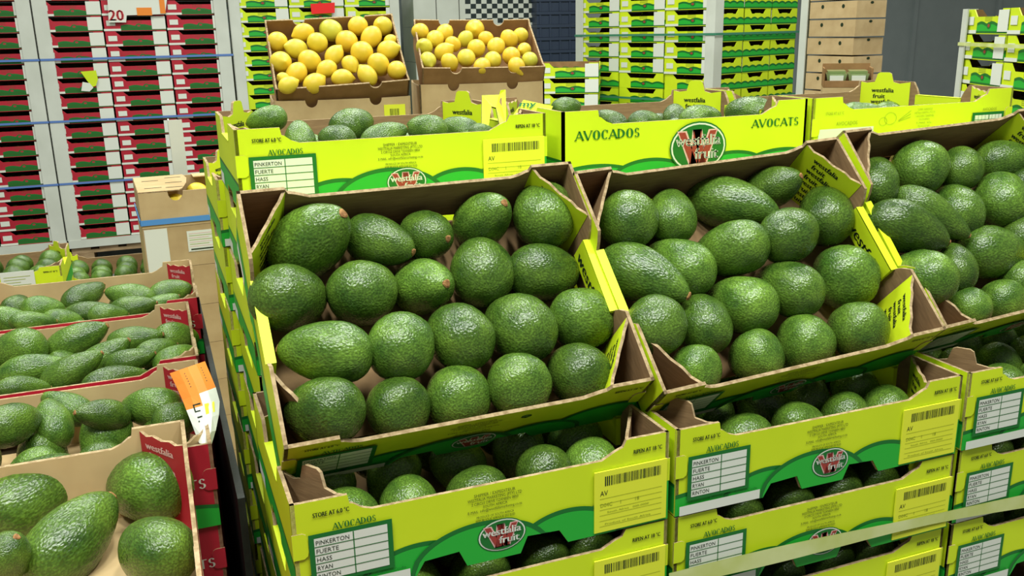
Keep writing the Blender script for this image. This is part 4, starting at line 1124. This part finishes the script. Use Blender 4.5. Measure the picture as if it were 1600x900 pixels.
# kraft stack with round holes
def hole_box(w, d, h):
    mb = MB(); mb.box((0, 0, 0), (w, d, h), 'kraft_light')
    root = link('kraft_box', mb.mesh('kraft_box'))
    for x in (.28, .72):
        m2 = MB(); ell(m2, lambda s, e, z: (s, -e - .0006, z), x*w, h*.70, .011, .011, 'black_ink', 1, 14); m2.build('vent_hole', root, weld=False)
    m2 = MB(); ell(m2, lambda s, e, z: (w + e + .0006, s, z), .5*d, h*.88, .012, .007, 'black_ink', 1, 14); m2.build('vent_hole', root, weld=False)
    register(root)
    return root
kb = hole_box(.36, .21, .089)
P, dr = turned(1334, 100, 5.0, 46)
rz = math.atan2(dr.y, dr.x); o0 = P - dr * .37; inw = Vector((-dr.y, dr.x, 0))
nk = 18
for k in range(nk):
    if k < 9: p = o0; hide('the tall brown stack', kb.data, p.x, p.y, FLOOR + .13 + k * .0975, 1.04, rz, 'light brown'); continue
    o = use(kb); sl = .004 * math.sin(k * 2.3)
    p = o0 + dr * sl; o.location = (p.x, p.y, FLOOR + .13 + k * .0975); o.rotation_euler = (0, 0, rz + .008 * math.sin(k * 1.7))
    tag(o, 'light brown box with two round holes, %s layer up in the tall brown stack' % ORD[k], 'box', 'light brown boxes of the tall stack')
Mk2 = Matrix.Translation((o0.x, o0.y, 0)) @ Matrix.Rotation(rz, 4, 'Z')
mb = MB(); T = lambda p: tuple(Mk2 @ Vector(p)); mb.box((-.065, -.010, FLOOR + .1), (-.008, -.004, .9), 'white_board', T=T); mb.box((-.065, -.004, FLOOR + .1), (-.060, .06, .9), 'white_board', T=T)
tag(mb.build('corner_board', weld=False), 'pale corner board at the left edge of the tall brown stack', 'board')
o = pallet(0, 0, .40, .32, FLOOR + .1295, rz, h=.1295, label='wooden pallet under the tall brown stack'); o.location = (o0.x, o0.y, FLOOR)

# open kraft crate of clear punnets in front of the brown stack
P = at(1288, 102, 2.75); Q = at(1366, 98, 2.62)
cw = (Q - P).length; rz = math.atan2(Q.y - P.y, Q.x - P.x)
Mc = Matrix.Translation(P) @ Matrix.Rotation(rz, 4, 'Z')
root = link('punnet_crate', None); root.location = (P.x, P.y, P.z - .10); root.rotation_euler = (0, 0, rz)
tag(root, 'open brown crate of clear punnets in front of the tall brown stack', 'crate')
mb = MB(); mb.box((0, .20, 0), (cw, .206, .10), 'kraft_brown'); mb.build('back_panel', root)
mb = MB(); mb.box((0, 0, 0), (.006, .199, .085), 'kraft_brown'); mb.build('end_panel', root)
mb = MB(); mb.box((cw - .006, 0, 0), (cw, .199, .085), 'kraft_brown'); mb.build('end_panel', root)
mb = MB(); mb.box((.0065, 0, 0), (cw - .0065, .006, .03), 'kraft_brown'); mb.build('front_panel', root)
mb = MB(); mb.box((.0065, .0065, 0), (cw - .0065, .199, .005), 'kraft_brown'); mb.build('base', root)
T = lambda p: tuple(Mc @ (Vector(p) - Vector((0, 0, .10))))
for k in range(2):
    a = .012 + k * (cw - .024) / 2; b = a + (cw - .03) / 2
    def frus(mb, x0, x1, y0, y1, z0, z1, ins, m):
        lo = [(x0+ins, y0+ins, z0), (x1-ins, y0+ins, z0), (x1-ins, y1-ins, z0), (x0+ins, y1-ins, z0)]; hi_ = [(x0, y0, z1), (x1, y0, z1), (x1, y1, z1), (x0, y1, z1)]
        v = [T(p) for p in lo + hi_]
        mb.raw(v, [(3,2,1,0),(4,5,6,7),(0,1,5,4),(1,2,6,5),(2,3,7,6),(3,0,4,7)], m)
    mb = MB(); frus(mb, a, b, .012, .19, .007, .060, .012, 'clear_plastic')
    pn = tag(mb.build('punnet', weld=False), 'clear punnet of green fruit, %s in the small brown crate' % ('left' if k == 0 else 'right'), 'punnet', 'punnets in the small crate')
    mb = MB(); frus(mb, a + .006, b - .006, .020, .18, .0605, .072, .004, 'clear_plastic'); mb.build('lid', pn, weld=False)
    mb = MB(); frus(mb, a + .016, b - .016, .004, .0112, .018, .052, .001, 'white_paper'); mb.build('label', pn, weld=False)
zk = P.z - .1005
for k in range(4):
    mb = MB(); hh = (zk - FLOOR) / 4
    mb.box((0, 0, FLOOR - P.z + .10 + k*hh), (cw, .206, FLOOR - P.z + .10 + (k+1)*hh - .001), 'kraft_light', T=T)
    tag(mb.build('kraft_box', weld=False), 'light brown box, %s from the floor under the punnet crate' % ORD[k], 'box', 'light brown boxes under the punnet crate')

# white cartons, checked carton and navy crates far behind the lemons
xw = at(646, 30, 6.4).x; xe = at(718, 30, 6.4).x; xc = at(836, 30, 6.4).x
top = .98
for j, (a, b) in enumerate(((xw, (xw + xe) / 2), ((xw + xe) / 2, xe))):
    for k in range(8):
        h = (top - FLOOR) / 8; z0 = FLOOR + k * h
        mb = MB(); mb.box((a + .004, 6.4, z0), (b - .004, 6.75, z0 + h - .002), 'white_board')
        o = tag(mb.build('white_carton', weld=False), 'plain white carton, %s from the floor in the %s white stack' % (ORD[k], ('left', 'right')[j]), 'carton', 'white cartons behind the lemons')
        m2 = MB(); mx = (a + b) / 2; m2.box((mx - .05, 6.398, z0 + h - .060), (mx + .05, 6.3995, z0 + h - .045), 'black_ink'); m2.build('hand_slot', o, weld=False)
for k in range(8):
    h = (top - FLOOR) / 8; z0 = FLOOR + k * h
    mb = MB(); mb.box((xe + .004, 6.4, z0), (xc, 6.75, z0 + h - .002), 'white_board')
    o = tag(mb.build('checked_carton', weld=False), 'white carton with black check pattern, %s from the floor behind the lemons' % ORD[k], 'carton', 'checked cartons behind the lemons')
    if k < 5: continue
    m2 = MB(); nx = 13; cwid = (xc - xe - .06) / nx
    for i in range(nx):
        for q in range(7):
            if (i + q) % 2: continue
            x = xe + .05 + i * cwid; z = z0 + .02 + q * cwid * .82
            if z + cwid * .82 < z0 + h - .004: m2.face([(x, 6.3985, z), (x + cwid, 6.3985, z), (x + cwid, 6.3985, z + cwid*.82), (x, 6.3985, z + cwid*.82)], 'checker_black')
    m2.build('check_print', o, weld=False)
xa = at(839, 50, 6.3).x; xb = at(872, 50, 6.3).x
cr = None
for k in range(19):
    mb = MB(); w = xb - xa + .25
    mb.box((0, 0, 0), (w, .4, .074), 'navy_plastic'); mb.box((-.006, -.012, .075), (w + .006, .41, .098), 'navy_plastic')
    for q in range(5): mb.box((q*w/5 + .02, -.008, .0), (q*w/5 + .035, -.0005, .0745), 'navy_plastic')
    o = mb.build('plastic_crate', weld=False) if k == 0 else link('plastic_crate', cr)
    cr = o.data; o.location = (xa, 6.3, FLOOR + .0005 + k * .1)
    tag(o, 'navy plastic crate, %s layer up in the stack behind the lemons' % ORD[k], 'crate', 'navy crates')

# ------------------------------------------------------------------ signs and scraps
def card(name, pts, Y, m, label, cat, th=.002):
    a = [at(u, v, Y) for u, v in pts]
    mb = MB(); mb.face(a, m); mb.face([p + Vector((0, th, 0)) for p in a][::-1], m)
    for k in range(len(a)):
        j = (k + 1) % len(a); mb.face([a[k], a[k] + Vector((0, th, 0)), a[j] + Vector((0, th, 0)), a[j]], m)
    return tag(mb.build(name, weld=False), label, cat)
YS = YR - .03
ps = card('price_sign', [(167, -14), (262, -10), (258, 22), (198, 24), (197, 35), (170, 35)], YS, 'white_paper', 'white paper price sign reading 20 taped on the red pallet', 'sign')
mb = MB(); c = at(182.5, 32, YS); w = at(194, 30, YS).x - at(171, 30, YS).x
put_text(mb, lambda s, d, z: (c.x + s, YS - .001 - d, c.z + z), '20', 0, 0, w, at(182, 14, YS).z - at(182, 31, YS).z, 'price_red', 2, bold=.003)
mb.build('print', ps, weld=False)
for a, b in (((213, 12), (238, 24)), ((248, -2), (259, 21))):
    mb = MB(); p, q = at(a[0], a[1], YS), at(b[0], b[1], YS)
    mb.box((p.x, YS - .003, q.z), (q.x, YS - .001, p.z), 'orange_paper'); mb.build('orange_patch', ps, weld=False)
card('torn_label', [(126, 112), (150, 110), (153, 124), (150, 134), (144, 136), (136, 126)], YS, 'lime_card', 'torn lime green plastic label hanging on the red pallet', 'label')
card('paper_scrap', [(129, 128), (140, 130), (146, 137), (140, 143), (127, 142)], YS - .01, 'white_paper', 'small white paper scrap below the torn lime label on the red pallet', 'paper')
card('red_sign', [(485, 6), (523, 4), (523, 20), (487, 22)], YR - .03, 'vivid_red', 'small bright red sign above the left lemon box', 'sign')

# loose cardboard pieces on the rear cartons
def plate(name, pts, m, label, cat, th=.003):
    a = [Vector(p) for p in pts]; n = (a[1] - a[0]).cross(a[2] - a[0]).normalized()
    if n.dot(VIEW - a[0]) < 0: n = -n
    mb = MB(); mb.face(a, m); mb.face([p - n * th for p in a][::-1], 'kraft')
    for k in range(len(a)):
        j = (k + 1) % len(a); mb.face([a[k], a[k] - n * th, a[j] - n * th, a[j]], 'kraft_edge')
    return tag(mb.build(name, weld=False), label, cat), a, n
fl, a, n = plate('cardboard_flap', [at(796, 188, .50), at(853, 188, .50), at(864, 166, .525), at(818, 156, .535)], 'lime_card', 'lime green cardboard flap with handwriting between the left and middle rear cartons', 'cardboard')
mb = MB(); u = (a[1] - a[0]).normalized(); v = n.cross(u)
def TF(s, d, z):
    p = a[0] + u * (s + .010 + z * .35) + v * z * (1 if v.z > 0 else -1) + n * (d + .003); return p
put_text(mb, TF, 'my', .016, .0265, .026, .013, 'deep_green', 2, slant=.2, bold=.0006)
mb.build('print', fl, weld=False)
fl, a, n = plate('cardboard_flap', [at(753, 200, .46), at(753, 149, .50), at(780, 148, .50), at(782, 141, .50), at(790, 140, .50), at(791, 198, .46), at(782, 200, .46), at(775, 168, .48), at(768, 166, .48), at(763, 200, .46)], 'lime_card', 'lime green cardboard flap with an arched cut-out standing up in the left rear carton', 'cardboard')

build_hidden()
